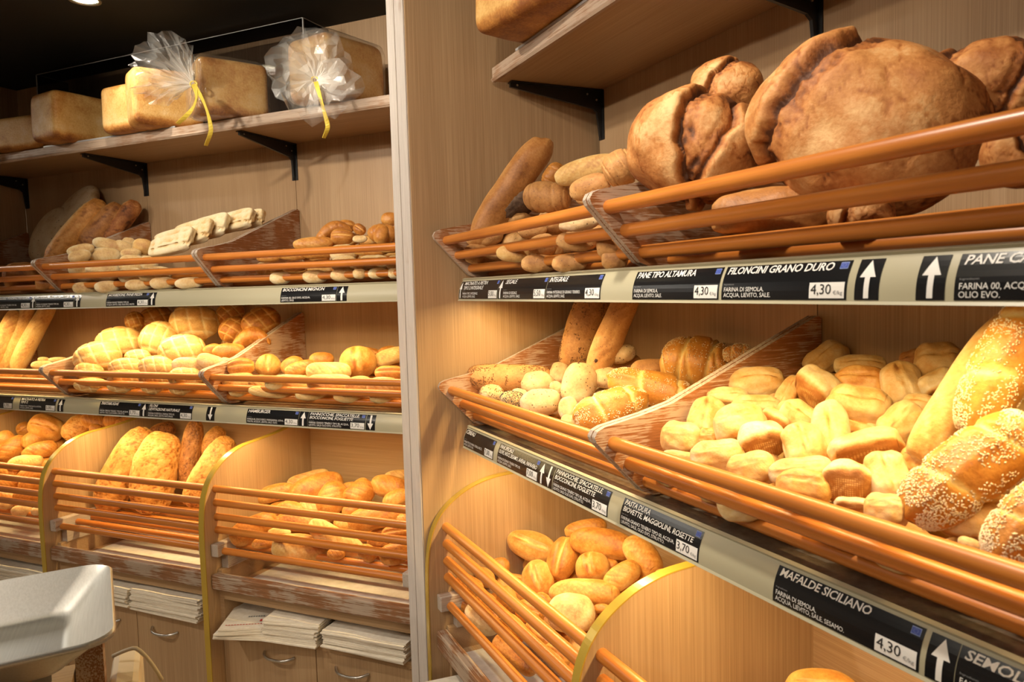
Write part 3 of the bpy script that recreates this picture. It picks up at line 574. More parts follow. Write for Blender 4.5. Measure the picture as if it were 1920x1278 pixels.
def f_filone(x, y, z, s):
    r = abs(fbm(x * 13 + s * 7, y * 8, z * 8, 3)); w = sm(-.2, .1, z); f = gs(r, .08) * w
    return -.03 * f + .02 * fbm(x * 9, y * 9 + s, z * 9, 2) * w, .30 + .32 * sm(-.1, .3, z) + .34 * f - .15 * gs(abs(y) - .48, .09) + .2 * fbm(x * 6 + s, y * 6, 1, 2) * w, 0
def f_coil(x, y, z, s):
    q = abs(math.sin(PI * (x * 4.2 + .5 * y + .2 * s))); g_ = gs(q, .16); r = math.hypot(y, z); sp = 0
    if abs(x) > .40: ang = math.atan2(z, y) / (2 * PI); sp = gs(abs(math.sin(PI * (r * 4.5 + ang))), .25)
    return -.075 * g_ * sm(.45, .3, abs(x)) - .03 * sp, .46 + .28 * sm(-.1, .45, z) - .2 * g_ + .2 * sp, 0
def f_brick(x, y, z, s):
    e = max(abs(x) , abs(y)) ; ed = sm(.36, .5, abs(x)) * sm(.34, .5, abs(y)) + sm(.36, .5, abs(y)) * sm(.3, .5, abs(z)) + sm(.4, .5, abs(x)) * sm(.3, .5, abs(z))
    return 0, .40 + .22 * min(1, ed) + .22 * fbm(x * 5 + s, y * 5, z * 5, 3) + .3 * sm(-.28, -.46, z) - .22 * gs(z + .22, .07) * (1 if abs(x) < .47 else .4), 0
def f_rye(x, y, z, s):
    r = abs(fbm(x * 4 + s, y * 4, z * 4, 3)); f = gs(r, .1); return -.05 * f, .45 + .3 * f + .2 * fbm(x * 3, y * 3, z * 3 + s), 0
def f_focaccia(x, y, z, s):
    d = 0; t = 0
    for i in range(-2, 3):
        for j in (-1, 0, 1):
            q = gs(math.hypot((x - i * .2 + .03 * j), (y - j * .28)) , .055) * (1 if abs(z) > .1 else 0); d -= q * .30; t += q * .45
    return d, .34 + t + .18 * fbm(x * 3 + s, y * 3, 0, 3) + .12 * sm(.44, .5, max(abs(x), abs(y))), 0
def f_disk(x, y, z, s):
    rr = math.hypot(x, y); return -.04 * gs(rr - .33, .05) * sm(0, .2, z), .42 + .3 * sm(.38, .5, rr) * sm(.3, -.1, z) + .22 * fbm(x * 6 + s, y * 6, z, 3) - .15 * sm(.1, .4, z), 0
def f_braid(x, y, z, s):
    a = math.atan2(z, y); q = abs(math.sin(PI * (x * 2.6) + a * .5 + s * .3)); q2 = abs(math.sin(PI * (x * 2.6) - a * .5 + 1.2 + s * .3)); g_ = gs(q, .22); g2 = gs(q2, .18) * .6
    m_ = max(g_, g2); return -.09 * m_ + .04, .48 + .24 * sm(-.1, .45, z) * (1 - m_) - .45 * m_, 0
def f_mafalda(x, y, z, s):
    q = abs(math.sin(PI * (x * 2.3 + .25 * y + .17 * s))); g_ = gs(q, .2); mid = gs(y, .07) * sm(0, .2, z)
    return -.055 * g_ + .015 + .05 * mid, .52 + .26 * sm(-.05, .4, z) * (1 - g_) - .42 * g_ + .1 * mid - .25 * sm(.1, -.25, z), 0
def f_seed(x, y, z, s): return .01 * fbm(x * 5, y * 5, z * 5 + s), .46 + .25 * sm(-.1, .5, z), 0
def f_cut(x, y, z, s): return 0, .44 + .2 * sm(-.1, .45, z) + .1 * fbm(x * 4, y * 4, z + s), 0
kind('biove', 'pale', 60, 64, 3.0, 2.5, .35, .80, f_biove, .09, 2.2, 0, None, 5)
kind('roll', 'golden', 48, 48, 2.3, 2.1, .35, .78, f_slit, .035, 2, 0, None, 4)
kind('smooth', 'golden', 32, 24, 2.4, 2.1, .3, .80, f_plain, .045, 2, 0, None, 4)
kind('white', 'white', 32, 24, 2.3, 2.1, .3, .75, f_plain, .04, 2, 0, None, 4)
kind('turtle', 'turtle', 56, 56, 2.1, 2.1, .4, .70, f_turtle, .02, 2, 0, None, 3)
kind('split', 'golden', 48, 56, 2.3, 2.1, .3, .80, f_split, .03, 2, 0, None, 3)
kind('crescent', 'golden', 44, 26, 2.2, 2., .1, .85, f_coil, .02, 2, .30, None, 2)
kind('longroll', 'golden', 80, 36, 2.7, 2.1, .3, .80, f_score, .03, 2, .04, None, 4)
kind('baguette', 'turtle', 90, 36, 4.0, 2.1, .2, .85, f_score, .04, 2, .03, None, 3)
kind('brownbag', 'brown', 64, 26, 3.2, 2.1, .2, .85, f_plain, .07, 3, .05, None, 2)
kind('ciabatta', 'filone', 56, 26, 3.4, 2.3, .2, .7, f_filone, .05, 3, .03, None, 2)
kind('filone', 'filone', 110, 72, 2.7, 2.2, .3, .62, f_filone, .035, 3, .03, None, 3)
kind('rustic', 'rustic', 150, 110, 2.3, 2.1, .25, .90, f_rustic, .055, 2.2, .0, None, 4)
kind('coil', 'whole', 48, 32, 2.8, 2.0, .05, .95, f_coil, .02, 2, 0, None, 2)
kind('whole', 'whole', 36, 26, 2.4, 2.1, .3, .85, f_plain, .05, 2.2, 0, None, 3)
kind('brick', 'brick', 48, 48, 9, 8, .0, 1., f_brick, .02, 2, 0, None, 3)
kind('rye', 'rye', 40, 36, 3.5, 3, .1, .9, f_rye, .06, 3, 0, None, 1)
kind('focaccia', 'white', 70, 80, 5, 4, .0, .14, f_focaccia, .03, 2, 0, None, 3)
kind('disk', 'flat', 56, 56, 2.05, 2.4, .0, .32, f_disk, .02, 2, 0, None, 2)
kind('mafalda', 'egg', 72, 40, 2.4, 2.1, .25, .75, f_mafalda, .02, 2, 0, ('sesame', 650, .0032, .40), 3)
kind('braid', 'egg', 64, 44, 2.3, 2.1, .25, .85, f_braid, .02, 2, 0, ('sesame', 650, .0032, .30), 2)
kind('bigmaf', 'egg', 80, 44, 3.0, 2.1, .25, .75, f_mafalda, .03, 2, .03, ('sesame', 1900, .0034, .22), 2)
kind('speck', 'speck', 32, 26, 2.3, 2.2, .3, .85, f_plain, .07, 2.4, 0, None, 3)
kind('oatroll', 'white', 32, 24, 2.2, 2.1, .3, .85, f_plain, .04, 2, 0, ('oat', 130, .0042, .0), 1)
kind('poppyroll', 'white', 32, 24, 2.2, 2.1, .3, .85, f_plain, .04, 2, 0, ('poppy', 900, .0026, .05), 1)
kind('seedloaf', 'whole', 56, 30, 5, 2.2, .25, .8, f_cut, .03, 2, 0, ('oat', 620, .0048, .32), 1)
kind('seedbag', 'whole', 64, 30, 4, 2.1, .2, .8, f_plain, .04, 2, .02, ('oat', 700, .0052, .30), 1)
PROTO = {}
def proto(kn, v):
    if (kn, v) in PROTO: return PROTO[kn, v]
    K = KIND[kn]; P, F = sph(K['nu'], K['nv'], K['px'], K['pyz'], K['flat']); tone = []; base = []; s = v + 1; sz = sum(map(ord, kn)) * .37 + v * 5.3
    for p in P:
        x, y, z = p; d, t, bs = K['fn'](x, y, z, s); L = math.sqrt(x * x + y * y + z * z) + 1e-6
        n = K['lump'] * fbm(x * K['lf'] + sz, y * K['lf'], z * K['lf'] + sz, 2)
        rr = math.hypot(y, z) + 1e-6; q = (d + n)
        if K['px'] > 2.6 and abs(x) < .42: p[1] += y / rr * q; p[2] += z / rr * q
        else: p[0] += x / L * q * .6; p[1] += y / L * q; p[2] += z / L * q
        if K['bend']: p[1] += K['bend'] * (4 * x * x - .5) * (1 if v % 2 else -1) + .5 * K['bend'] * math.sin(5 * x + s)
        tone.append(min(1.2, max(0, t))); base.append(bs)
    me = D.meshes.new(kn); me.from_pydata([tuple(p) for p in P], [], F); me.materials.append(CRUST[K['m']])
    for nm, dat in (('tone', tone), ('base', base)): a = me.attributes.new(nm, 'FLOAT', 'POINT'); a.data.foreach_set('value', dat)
    me.polygons.foreach_set('use_smooth', [True] * len(F)); me.update()
    me.validate()
    PROTO[kn, v] = (me, None); return PROTO[kn, v]
SEEDM = {}
def seed_mesh(kn, v, L, Wd, H):
    """seeds lying on the crust, built at real size for a loaf of this size"""
    K = KIND[kn]; mn, cnt, sz, zmin = K['seeds']; me, _ = PROTO[kn, v]; rnd = random.Random(hash((cnt, v)) % 999)
    n = len(me.vertices); vs = []; fs = []; tries = 0; got = 0; S = Vector((L, Wd, H)); k0 = rnd.uniform(0, 9)
    while got < cnt and tries < cnt * 30:
        tries += 1; vv = me.vertices[rnd.randrange(n)]; p = Vector(a * b for a, b in zip(vv.co, S)) ; nn = Vector(a / b for a, b in zip(vv.normal, S)).normalized()
        if vv.co.z < -.02 + .0 or abs(vv.co.x) > .485: continue
        if NZ(Vector((vv.co.x * 4 + k0, vv.co.y * 4, vv.co.z * 4))) < zmin - .35: continue
        t1 = nn.orthogonal().normalized(); t2 = nn.cross(t1); a = rnd.uniform(0, 2 * PI); u = t1 * math.cos(a) + t2 * math.sin(a); w_ = nn.cross(u)
        p += t1 * rnd.uniform(-1, 1) * .004 + t2 * rnd.uniform(-1, 1) * .004 ; i = len(vs)
        vs += [p + u * sz * .6, p + w_ * sz * .33, p - u * sz * .5, p - w_ * sz * .33, p + nn * sz * .3, p - nn * sz * .2]
        fs += [(i, i + 1, i + 4), (i + 1, i + 2, i + 4), (i + 2, i + 3, i + 4), (i + 3, i, i + 4), (i + 1, i, i + 5), (i + 2, i + 1, i + 5), (i + 3, i + 2, i + 5), (i, i + 3, i + 5)]; got += 1
    m2 = D.meshes.new(mn + '_seeds'); m2.from_pydata([(a.x / L, a.y / Wd, a.z / H) for a in vs], [], fs); m2.materials.append(M[mn]); m2.polygons.foreach_set('use_smooth', [True] * len(fs)); return m2
BREADNAME = dict(biove='bread_roll', roll='bread_roll', smooth='bread_roll', white='bread_roll', turtle='bread_roll', split='split_roll', crescent='crescent_roll', longroll='long_roll', baguette='baguette', brownbag='baguette', ciabatta='baguette', filone='long_loaf', rustic='rustic_loaf', coil='coiled_roll', whole='wholemeal_roll', brick='tin_loaf', rye='rye_loaf', focaccia='flatbread_slab', disk='round_loaf', mafalda='sesame_loaf', braid='braided_loaf', bigmaf='sesame_loaf', speck='speckled_roll', oatroll='seeded_roll', poppyroll='poppy_roll', seedloaf='seeded_loaf', seedbag='seeded_baguette')
_cnt = {}
def place_bread(kn, fr, c, ax, up, L, Wd, H, label, group=None, var=None, matname=None):
    """c centre, ax long direction, up direction: all in the wall's frame"""
    K = KIND[kn]; v = var if var is not None else _cnt.get(kn, 0) % K['var']; _cnt[kn] = _cnt.get(kn, 0) + 1; me, _ = proto(kn, v)
    ax = Vector(ax).normalized(); up = Vector(up); up = (up - ax * up.dot(ax)).normalized(); yy = up.cross(ax)
    m = Matrix(((ax.x * L, yy.x * Wd, up.x * H, c[0]), (ax.y * L, yy.y * Wd, up.y * H, c[1]), (ax.z * L, yy.z * Wd, up.z * H, c[2]), (0, 0, 0, 1)))
    o = D.objects.new(BREADNAME[kn], me); C.objects.link(o); o.matrix_world = FRAME[fr] @ m
    if matname:
        o.material_slots[0].link = 'OBJECT'; o.material_slots[0].material = CRUST[matname]
    tag(o, label, 'bread', group)
    if K['seeds']:
        s = D.objects.new('seeds', seed_mesh(kn, v, L, Wd, H)); C.objects.link(s); s.parent = o; s['kind'] = 'stuff'
    return o
ZONE = {}; PLACED = {}
def zone(name, fr, scale, ox, oy, p0, p1, box, blend=.5, phrase='', grp=''):
    """p0, p1: (y, z) of the heap's slope from front to back; box: x0, x1, yfront, yback of the room inside the basket"""
    ZONE[name] = dict(fr=fr, s=scale, ox=ox, oy=oy, p0=p0, p1=p1, box=box, bl=blend, ph=phrase, grp=grp)
def put(zn, kn, x0, y0, x1, y1, w, label, lay=0., tilt=0., matname=None, h=None, var=None, group=None, blend=None, dy=None):
    """one piece of bread: both ends of its long axis and its width as measured in the zone's enlargement"""
    Z = ZONE[zn]; fr = Z['fr']; s = Z['s']; A = (Z['ox'] + x0 / s, Z['oy'] + y0 / s); B = (Z['ox'] + x1 / s, Z['oy'] + y1 / s); wp = w / s
    mx, my = (A[0] + B[0]) / 2, (A[1] + B[1]) / 2; (fy, fz), (by, bz) = Z['p0'], Z['p1']; sl = (bz - fz) / (by - fy); n = Vector((0, -sl, 1)).normalized()
    o, d = ray(fr, mx, my); q0 = Vector((0, fy, fz)); t = (q0 - o).dot(n) / d.dot(n)
    if dy is not None: t = (dy - o.y) / d.y
    t -= lay * .03 / 1.0
    bx0, bx1, yf, yb = Z['box']; r = wp * t / FPX * .5
    for _ in range(60):
        p = o + d * t
        if p.y > yb - r * .8 or p.x < bx0 + r * .8: t *= .99
        else: break
    for _ in range(60):
        p = o + d * t
        if p.y < yf + r * .8 and p.x > bx0 + r: t *= 1.01
        else: break
    p = o + d * t; tocam = (-d).normalized(); bl = Z['bl'] if blend is None else blend
    nn = (n * bl + tocam * (1 - bl)).normalized()
    def on(px, py):
        oo, dd = ray(fr, px, py); tt = (p - oo).dot(nn) / dd.dot(nn); return oo + dd * tt
    a, c = on(*A), on(*B); ax = c - a; L = ax.length; Wd = wp * t / FPX; ctr = (a + c) / 2
    Lmax = 2.2 * math.hypot(B[0] - A[0], B[1] - A[1]) * t / FPX
    if L > Lmax: L = Lmax
    if kn in ('biove', 'turtle'): L *= 1.12; Wd *= 1.2
    elif kn not in ('rustic', 'filone', 'bigmaf'): L *= 1.06; Wd *= 1.12
    if group and 'low' in group: Wd *= 1.7; L *= 1.2; ctr = ctr + d.normalized() * (.05 if fr == 'R' else .03)
    th = KIND[kn]['th'] if h is None else h; H = Wd * th * 1.12
    up = nn
    if tilt:
        pr = (n - tocam * n.dot(tocam)).normalized(); an = math.radians(78 + abs(tilt)); up = tocam * math.cos(an) + pr * math.sin(an)
    PLACED.setdefault(zn[:3], []).append((Vector(ctr), L, Wd, H, kn, dy is not None))
    return place_bread(kn, fr, ctr, ax, up, L, Wd, H, (label + ' ' + Z['ph']) if Z['ph'] else label, group, var, matname)

def add_hole(o, x, y, r):
    me = o.data; v = min(me.vertices, key=lambda q: (q.co.x - x) ** 2 + (q.co.y - y) ** 2 + (9 if q.co.z < 0 else 0)); S = [o.matrix_world.to_3x3().col[i].length for i in range(3)]; b = MB(); vs = []; n = 14
    P, F = sph(8, 12); c = v.co - Vector((0, 0, .01)); b.add([(c.x + p_[0] * 2 * r / S[0], c.y + p_[1] * 2 * r * .7 / S[1], c.z + p_[2] * .5 * r / S[2]) for p_ in P], F); h = b.build('olive_hole', M['hole'], parent=o, smooth=True); return h
# ---------------------------------------------------------------- right wall, lower near basket
zone('RL2', 'R', 2.6625, 1200, 580, (-.42, 1.255), (-.09, 1.362), (.820, 1.59, -.462, -.025), .5, 'in the right lower near basket')
Q = 'RL2'
put(Q, 'biove', 1385, 290, 1610, 265, 185, 'large shaded roll leaning on the back wall', -.5)
put(Q, 'biove', 1310, 275, 1420, 235, 95, 'brown-based roll behind the large shaded roll', -1.2, matname='brown')
put(Q, 'biove', 845, 315, 1000, 190, 120, 'oval roll standing highest by the divider', -.2)
put(Q, 'biove', 990, 285, 1225, 290, 100, 'topmost roll of the central tower')
put(Q, 'biove', 985, 370, 1225, 375, 150, 'pinkish browned roll in the middle of the central tower', .5, matname='golden')
put(Q, 'biove', 955, 465, 1240, 500, 165, 'wide roll at the foot of the central tower', 1.4)
put(Q, 'biove', 1275, 295, 1350, 480, 160, 'upright oval roll right of the central tower', .3)
put(Q, 'biove', 1415, 420, 1590, 350, 140, 'roll showing its grid-marked base beside the long bread', .2, 35)
put(Q, 'biove', 1330, 470, 1490, 510, 110, 'small roll below the grid-marked one by the long bread', 0)
put(Q, 'biove', 700, 500, 790, 350, 95, 'slim roll with a browned side touching the divider', -.2)
put(Q, 'biove', 800, 345, 960, 480, 185, 'round roll with a grid-marked patch left of tower', .9, -50)
put(Q, 'biove', 1245, 650, 1380, 500, 165, 'tilted oval roll pressed against the long bread', .5)
put(Q, 'biove', 1025, 560, 1180, 620, 100, 'roll sunk below the foot of the tower', -.6)
put(Q, 'biove', 462, 375, 712, 372, 140, 'plump creased roll alone at the top near the divider', .8)
put(Q, 'biove', 345, 440, 530, 440, 85, 'flat roll under the plump creased one', -.3)
put(Q, 'biove', 470, 482, 690, 480, 90, 'long flat roll in the second row by the divider', 0)
put(Q, 'biove', 350, 465, 318, 640, 150, 'upright rounded roll in the left column', .3)
put(Q, 'biove', 735, 490, 875, 590, 120, 'tilted roll in the very middle of the heap', .2)
put(Q, 'biove', 940, 495, 975, 790, 150, 'long upright roll with a lengthwise crease', .6)
put(Q, 'biove', 385, 600, 615, 560, 175, 'grey-shaded creased roll lying across its neighbours', 1.5)
put(Q, 'biove', 610, 540, 745, 610, 125, 'roll with brown grid base behind the grey-shaded one', -.3, 60)
put(Q, 'biove', 118, 640, 292, 655, 150, 'leftmost roll against the whitewashed divider', .3)
put(Q, 'biove', 300, 650, 392, 640, 90, 'small brown-sided roll beside the leftmost one', -.3, matname='golden')
put(Q, 'biove', 512, 690, 712, 640, 175, 'roll with a dark grid base on its left side', .7, -55)
put(Q, 'biove', 790, 600, 850, 785, 175, 'squarish roll with a vertical crease', .9)
put(Q, 'biove', 970, 735, 1300, 670, 165, 'widest roll, its dimpled brown base turned forward', 1.0, -50)
put(Q, 'biove', 1310, 740, 1450, 790, 140, 'pale roll under the tip of the long bread', 0)
put(Q, 'biove', 270, 745, 505, 715, 130, 'wedge-shaped roll behind the top dowel at the left', .6)
put(Q, 'biove', 130, 725, 270, 748, 50, 'thin slice of roll over the dowel, left', 0)
put(Q, 'biove', 1335, 860, 1400, 930, 100, 'brown roll squeezed beside the sesame loaf tip', -.8, matname='golden')
put(Q, 'biove', 1200, 740, 1285, 950, 170, 'upright roll with browned right edge beside sesame loaf', .7)
put(Q, 'biove', 455, 830, 660, 775, 155, 'smooth bell-shaped roll in the front row', .5)
put(Q, 'biove', 662, 825, 945, 790, 115, 'long low roll in the front row', .4)
put(Q, 'biove', 925, 860, 1155, 885, 190, 'roll with its whole grid-marked base forward', .7, -75)
put(Q, 'biove', 695, 880, 942, 905, 150, 'browned dome roll over the top dowel', .8, matname='golden')
put(Q, 'biove', 980, 980, 1150, 1000, 85, 'grid-marked roll low behind the top dowel', .2, -60)
put(Q, 'biove', 1130, 1000, 1325, 1015, 150, 'front-most pale roll beside the sesame loaf', .6)
put(Q, 'white', 1590, 1150, 1700, 1190, 60, 'pale roll tip under the big sesame loaf', -.3)
put(Q, 'baguette', 1385, 735, 1850, 60, 175, 'long smooth yellow bread leaning to the back wall', .3, blend=.25, matname='pale', dy=-.26)
put(Q, 'bigmaf', 1640, 620, 1990, -40, 270, 'orange sesame loaf rising behind the front one', 0, blend=.2, dy=-.27)
put(Q, 'bigmaf', 1345, 1040, 1960, 560, 330, 'big sesame loaf reaching over the top dowel', 0, blend=.2, dy=-.37)
put(Q, 'bigmaf', 1760, 1250, 2200, 860, 300, 'sesame loaf cut by the right picture edge', 0, blend=.2, dy=-.40)
for a in ((330, 820, 450, 800, 150), (600, 880, 720, 860, 150), (880, 930, 1010, 930, 150), (560, 720, 700, 700, 150), (820, 800, 960, 780, 150), (1080, 920, 1220, 900, 150), (430, 640, 560, 620, 150), (700, 620, 830, 600, 150), (980, 660, 1120, 640, 150), (1180, 700, 1320, 690, 150), (840, 520, 960, 500, 140), (620, 470, 740, 450, 140), (1080, 560, 1200, 560, 140), (480, 460, 600, 450, 120), (1220, 840, 1340, 860, 150)):
    put(Q, 'biove', *a, 'roll buried under the others', -1.6, group='rolls buried in the right lower near basket')
# ---------------------------------------------------------------- right wall, lower far basket
zone('RL1', 'R', 4, 820, 560, (-.42, 1.235), (-.10, 1.33), (.02, .787, -.462, -.025), .45, 'in the right lower far basket')
Q = 'RL1'
put(Q, 'seedbag', 1010, 520, 1205, -80, 250, 'seed-crusted baguette leaning on the back wall', -.5, blend=.1, dy=-.14)
add_hole(put(Q, 'baguette', 1185, 540, 1460, -90, 190, 'plain baguette with a dark hole beside the seeded one', -.3, blend=.1, dy=-.17, matname='whole'), -.37, .05, .006)
put(Q, 'whole', 1300, 500, 1535, 495, 150, 'shaded brown roll at the foot of the plain baguette', -.2)
put(Q, 'whole', 1455, 545, 1720, 510, 140, 'wide brown roll behind the sesame loaves', -.2)
put(Q, 'braid', 1700, 470, 2190, 490, 340, 'tall braided loaf with sesame patches at the back', .2)
put(Q, 'braid', 2150, 430, 2350, 390, 120, 'darker sesame braid beyond the tall braided loaf', -.4, matname='golden')
put(Q, 'speck', 1168, 600, 1385, 590, 140, 'pinkish roll between the olive roll and the braid', .1)
put(Q, 'speck', 910, 640, 925, 495, 145, 'small upright roll by the red divider panel', -.3)
add_hole(put(Q, 'speck', 1020, 790, 1105, 500, 235, 'large pear-shaped olive roll with a hole on top', .5), .30, .02, .004)
put(Q, 'mafalda', 1290, 600, 1900, 730, 235, 'golden sesame loaf slanting behind the front one', .2)
put(Q, 'seedloaf', 250, 590, 825, 600, 185, 'cut loaf with seeds along its top', .1)
put(Q, 'speck', 640, 640, 880, 640, 170, 'speckled roll in front of the cut loaf', .6)
put(Q, 'white', 560, 700, 672, 725, 75, 'small plain bun behind the poppy roll', .1)
put(Q, 'oatroll', 322, 705, 495, 712, 120, 'small roll dotted with toasted seeds', .6)
put(Q, 'poppyroll', 478, 745, 655, 765, 115, 'roll dark with poppy seeds', .7)
put(Q, 'speck', 628, 790, 915, 770, 200, 'big angular speckled roll in the front row', 1.0)
put(Q, 'white', 985, 745, 975, 900, 135, 'upright pale bun behind the top dowel', .7)
put(Q, 'white', 930, 910, 1052, 925, 95, 'low bun at the foot of the upright pale one', .5)
put(Q, 'mafalda', 1045, 900, 1560, 745, 260, 'front sesame loaf resting on the top dowel', .9)
put(Q, 'speck', 860, 640, 950, 720, 90, 'small roll wedged beside the olive roll', -.4)
# ---------------------------------------------------------------- right wall, upper far basket
zone('RU1', 'R', 3.7587, 800, 240, (-.44, 1.61), (-.24, 1.84), (.02, .785, -.462, -.02), .35, 'in the right upper far basket')
Q = 'RU1'
put(Q, 'brownbag', 345, 830, 835, 90, 215, 'tall brown baguette leaning against the side panel', 0, blend=.1, dy=-.33)
put(Q, 'rye', 455, 640, 745, 430, 215, 'nearly black rye loaf', .2)
put(Q, 'coil', 845, 410, 950, 260, 130, 'upright brown roll behind the long pale ones', -.4, matname='golden')
put(Q, 'longroll', 920, 350, 1360, 240, 155, 'long floury roll on top of the heap', -.1, matname='turtle')
put(Q, 'coil', 1270, 350, 1470, 220, 230, 'big coiled roll next to the huge loaf', 0)
put(Q, 'whole', 1015, 460, 1290, 370, 150, 'smooth oval roll under the long floury one', .3, matname='whole')
put(Q, 'coil', 700, 480, 1000, 500, 200, 'coiled roll showing its spiral end', .6)
put(Q, 'speck', 945, 690, 1215, 640, 130, 'speckled pale roll seen between the dowels', .2)
put(Q, 'whole', 650, 730, 840, 700, 110, 'brown roll between the rye loaf and the top dowel', 0)
put(Q, 'whole', 285, 790, 530, 760, 110, 'broad end of bread behind the middle dowel', 0)
put(Q, 'whole', 920, 790, 1195, 805, 120, 'brown roll between the two lower dowels', .2)
put(Q, 'white', 500, 880, 720, 890, 110, 'pale roll behind the lowest dowels at the left', .2, matname='turtle')
for a in ((280, 880, 430, 900, 80), (690, 960, 900, 950, 70), (905, 955, 1110, 945, 70), (1225, 800, 1400, 850, 120), (1250, 930, 1400, 920, 90), (740, 840, 900, 820, 90)):
    put(Q, 'whole', *a, 'brown roll half hidden low behind the dowels', 0, group='rolls low in the right upper far basket')
# ---------------------------------------------------------------- right wall, upper near basket
zone('RU2', 'R', 2.4615, 1140, 40, (-.44, 1.60), (-.24, 1.80), (.83, 1.9, -.462, -.02), .3, 'in the right upper near basket')
Q = 'RU2'
put(Q, 'rustic', 380, 310, 720, 330, 270, 'small rustic loaf behind the two front ones', 0, dy=-.20, var=1)
put(Q, 'rustic', 1400, 330, 2150, 270, 420, 'rustic loaf with pale floury top at right edge', 0, dy=-.20, var=2, h=.85)
put(Q, 'rustic', 120, 520, 720, 650, 520, 'scored rustic loaf nearest the divider', 0, dy=-.335, var=0, h=.8)
put(Q, 'rustic', 690, 400, 1760, 590, 800, 'huge folded rustic loaf, the largest one', 0, dy=-.30, var=3, h=.66)
put(Q, 'rustic', 1010, 900, 1330, 880, 230, 'dark loaf bottom seen between the lower dowels', 0, dy=-.36, var=1)
put(Q, 'brownbag', 500, 900, 1040, 850, 200, 'orange-brown loaf low behind the middle dowel', 0, dy=-.37)
put(Q, 'rustic', 1720, 640, 2200, 560, 330, 'dark loaf low at the right picture edge', 0, dy=-.34, var=0)
# ---------------------------------------------------------------- right wall, far bin
zone('RB1', 'R', 4.9147, 940, 960, (-.45, .715), (-.10, .915), (.005, .775, -.49, -.03), .5, 'in the right far bin')
Q = 'RB1'
put(Q, 'longroll', 600, 190, 960, 110, 150, 'browned roll furthest back', -.5)
put(Q, 'roll', 85, 235, 495, 395, 240, 'plump roll leaning on the side panel', 0)
put(Q, 'longroll', 1170, 260, 1435, 560, 240, 'long golden roll at the far right of the heap', -.1)
put(Q, 'longroll', 950, 470, 1065, 500, 110, 'shadowed roll under the big brown one', -1)
put(Q, 'longroll', 665, 240, 1222, 350, 245, 'big glossy brown roll on top', 1.0)
put(Q, 'split', 625, 250, 515, 612, 260, 'split roll standing upright', .5)
put(Q, 'roll', 830, 390, 850, 640, 285, 'blunt roll with a pale torn end', .4)
put(Q, 'longroll', 975, 690, 1255, 485, 200, 'smooth roll slanting toward the gold edge', .4)
put(Q, 'roll', 300, 470, 375, 775, 260, 'pointed roll with a grey torn tip', .5)
put(Q, 'longroll', 462, 740, 1070, 740, 215, 'long wrinkled roll lying across', .9)
put(Q, 'smooth', 850, 890, 990, 880, 80, 'roll peeping out behind the gold edge', -.2)
put(Q, 'smooth', 1425, 560, 1545, 545, 60, 'roll tip beside the gold edge at the back', -.8)
put(Q, 'white', 440, 900, 850, 960, 330, 'large white floury roll', 1.2)
put(Q, 'roll', 315, 780, 450, 860, 130, 'small bright roll left of the white one', .3)
zone('RB1b', 'R', 2.468, 780, 760, (-.46, .71), (-.10, .90), (.005, .775, -.49, -.03), .5, 'in the right far bin')
Q = 'RB1b'
put(Q, 'smooth', 350, 740, 430, 750, 75, 'roll above the top dowel next to the side panel', 0)
put(Q, 'roll', 290, 760, 350, 830, 70, 'orange roll behind the top two dowels', 0)
put(Q, 'longroll', 195, 800, 300, 860, 80, 'roll deep in the corner behind the dowels', -.3)
put(Q, 'white', 245, 930, 370, 1045, 110, 'cream coloured roll end hanging under the dowels', .3)
put(Q, 'longroll', 375, 1080, 550, 1230, 100, 'lowest roll between the bottom dowels', .4)
for a in ((195, 880, 260, 940, 80), (390, 860, 480, 940, 100), (290, 880, 400, 1000, 90), (470, 930, 590, 980, 100), (520, 1010, 640, 1120, 100), (400, 980, 500, 1080, 90), (600, 1120, 700, 1200, 90), (470, 860, 560, 900, 70)):
    put(Q, 'roll', *a, 'golden roll partly hidden behind the front dowels', 0, group='golden rolls behind the dowels of the right far bin')
zone('RB2', 'R', 1, 0, 0, (-.45, .715), (-.10, .915), (.81, 1.58, -.49, -.03), .5, '')
put('RB2', 'roll', 1475, 1290, 1610, 1300, 70, 'golden roll at the bottom edge in the nearest right bin', .0, dy=-.22)
# ---------------------------------------------------------------- left wall, upper pier-side basket
zone('LU1', 'L', 4.5714, 350, 360, (-.44, 1.60), (-.2, 1.74), (-.405, .362, -.462, -.02), .35, 'in the left upper basket by the pier')
Q = 'LU1'
put(Q, 'smooth', 1670, 240, 1812, 225, 110, 'topmost golden roll', -.5)
put(Q, 'roll', 1305, 280, 1445, 300, 95, 'golden roll at the back of smaller mound', -.5)
put(Q, 'split', 1440, 290, 1525, 350, 85, 'split browned roll end', -.3)
put(Q, 'crescent', 1100, 390, 1410, 300, 110, 'curved crescent roll', .1)
put(Q, 'split', 1240, 380, 1425, 385, 125, 'upright split roll with a pale seam', .5)
put(Q, 'crescent', 1560, 370, 1815, 330, 150, 'arched roll beside the pier', 0)
put(Q, 'smooth', 1650, 440, 1690, 290, 120, 'upright smooth roll under the arched one', .4)
put(Q, 'longroll', 925, 455, 1250, 425, 100, 'long golden roll above the top dowel', .3)
put(Q, 'white', 1425, 405, 1545, 400, 60, 'small pale bun above the top dowel', .2)
for a in ((605, 565, 790, 560, 70), (785, 545, 1020, 545, 70), (1005, 530, 1255, 525, 85), (1440, 510, 1725, 505, 70), (1660, 490, 1825, 480, 70), (700, 650, 830, 650, 60), (830, 650, 1020, 640, 75)):
    put(Q, 'longroll', *a, 'golden roll seen between the dowels', .1, group='golden rolls between the dowels of the left upper basket by the pier')
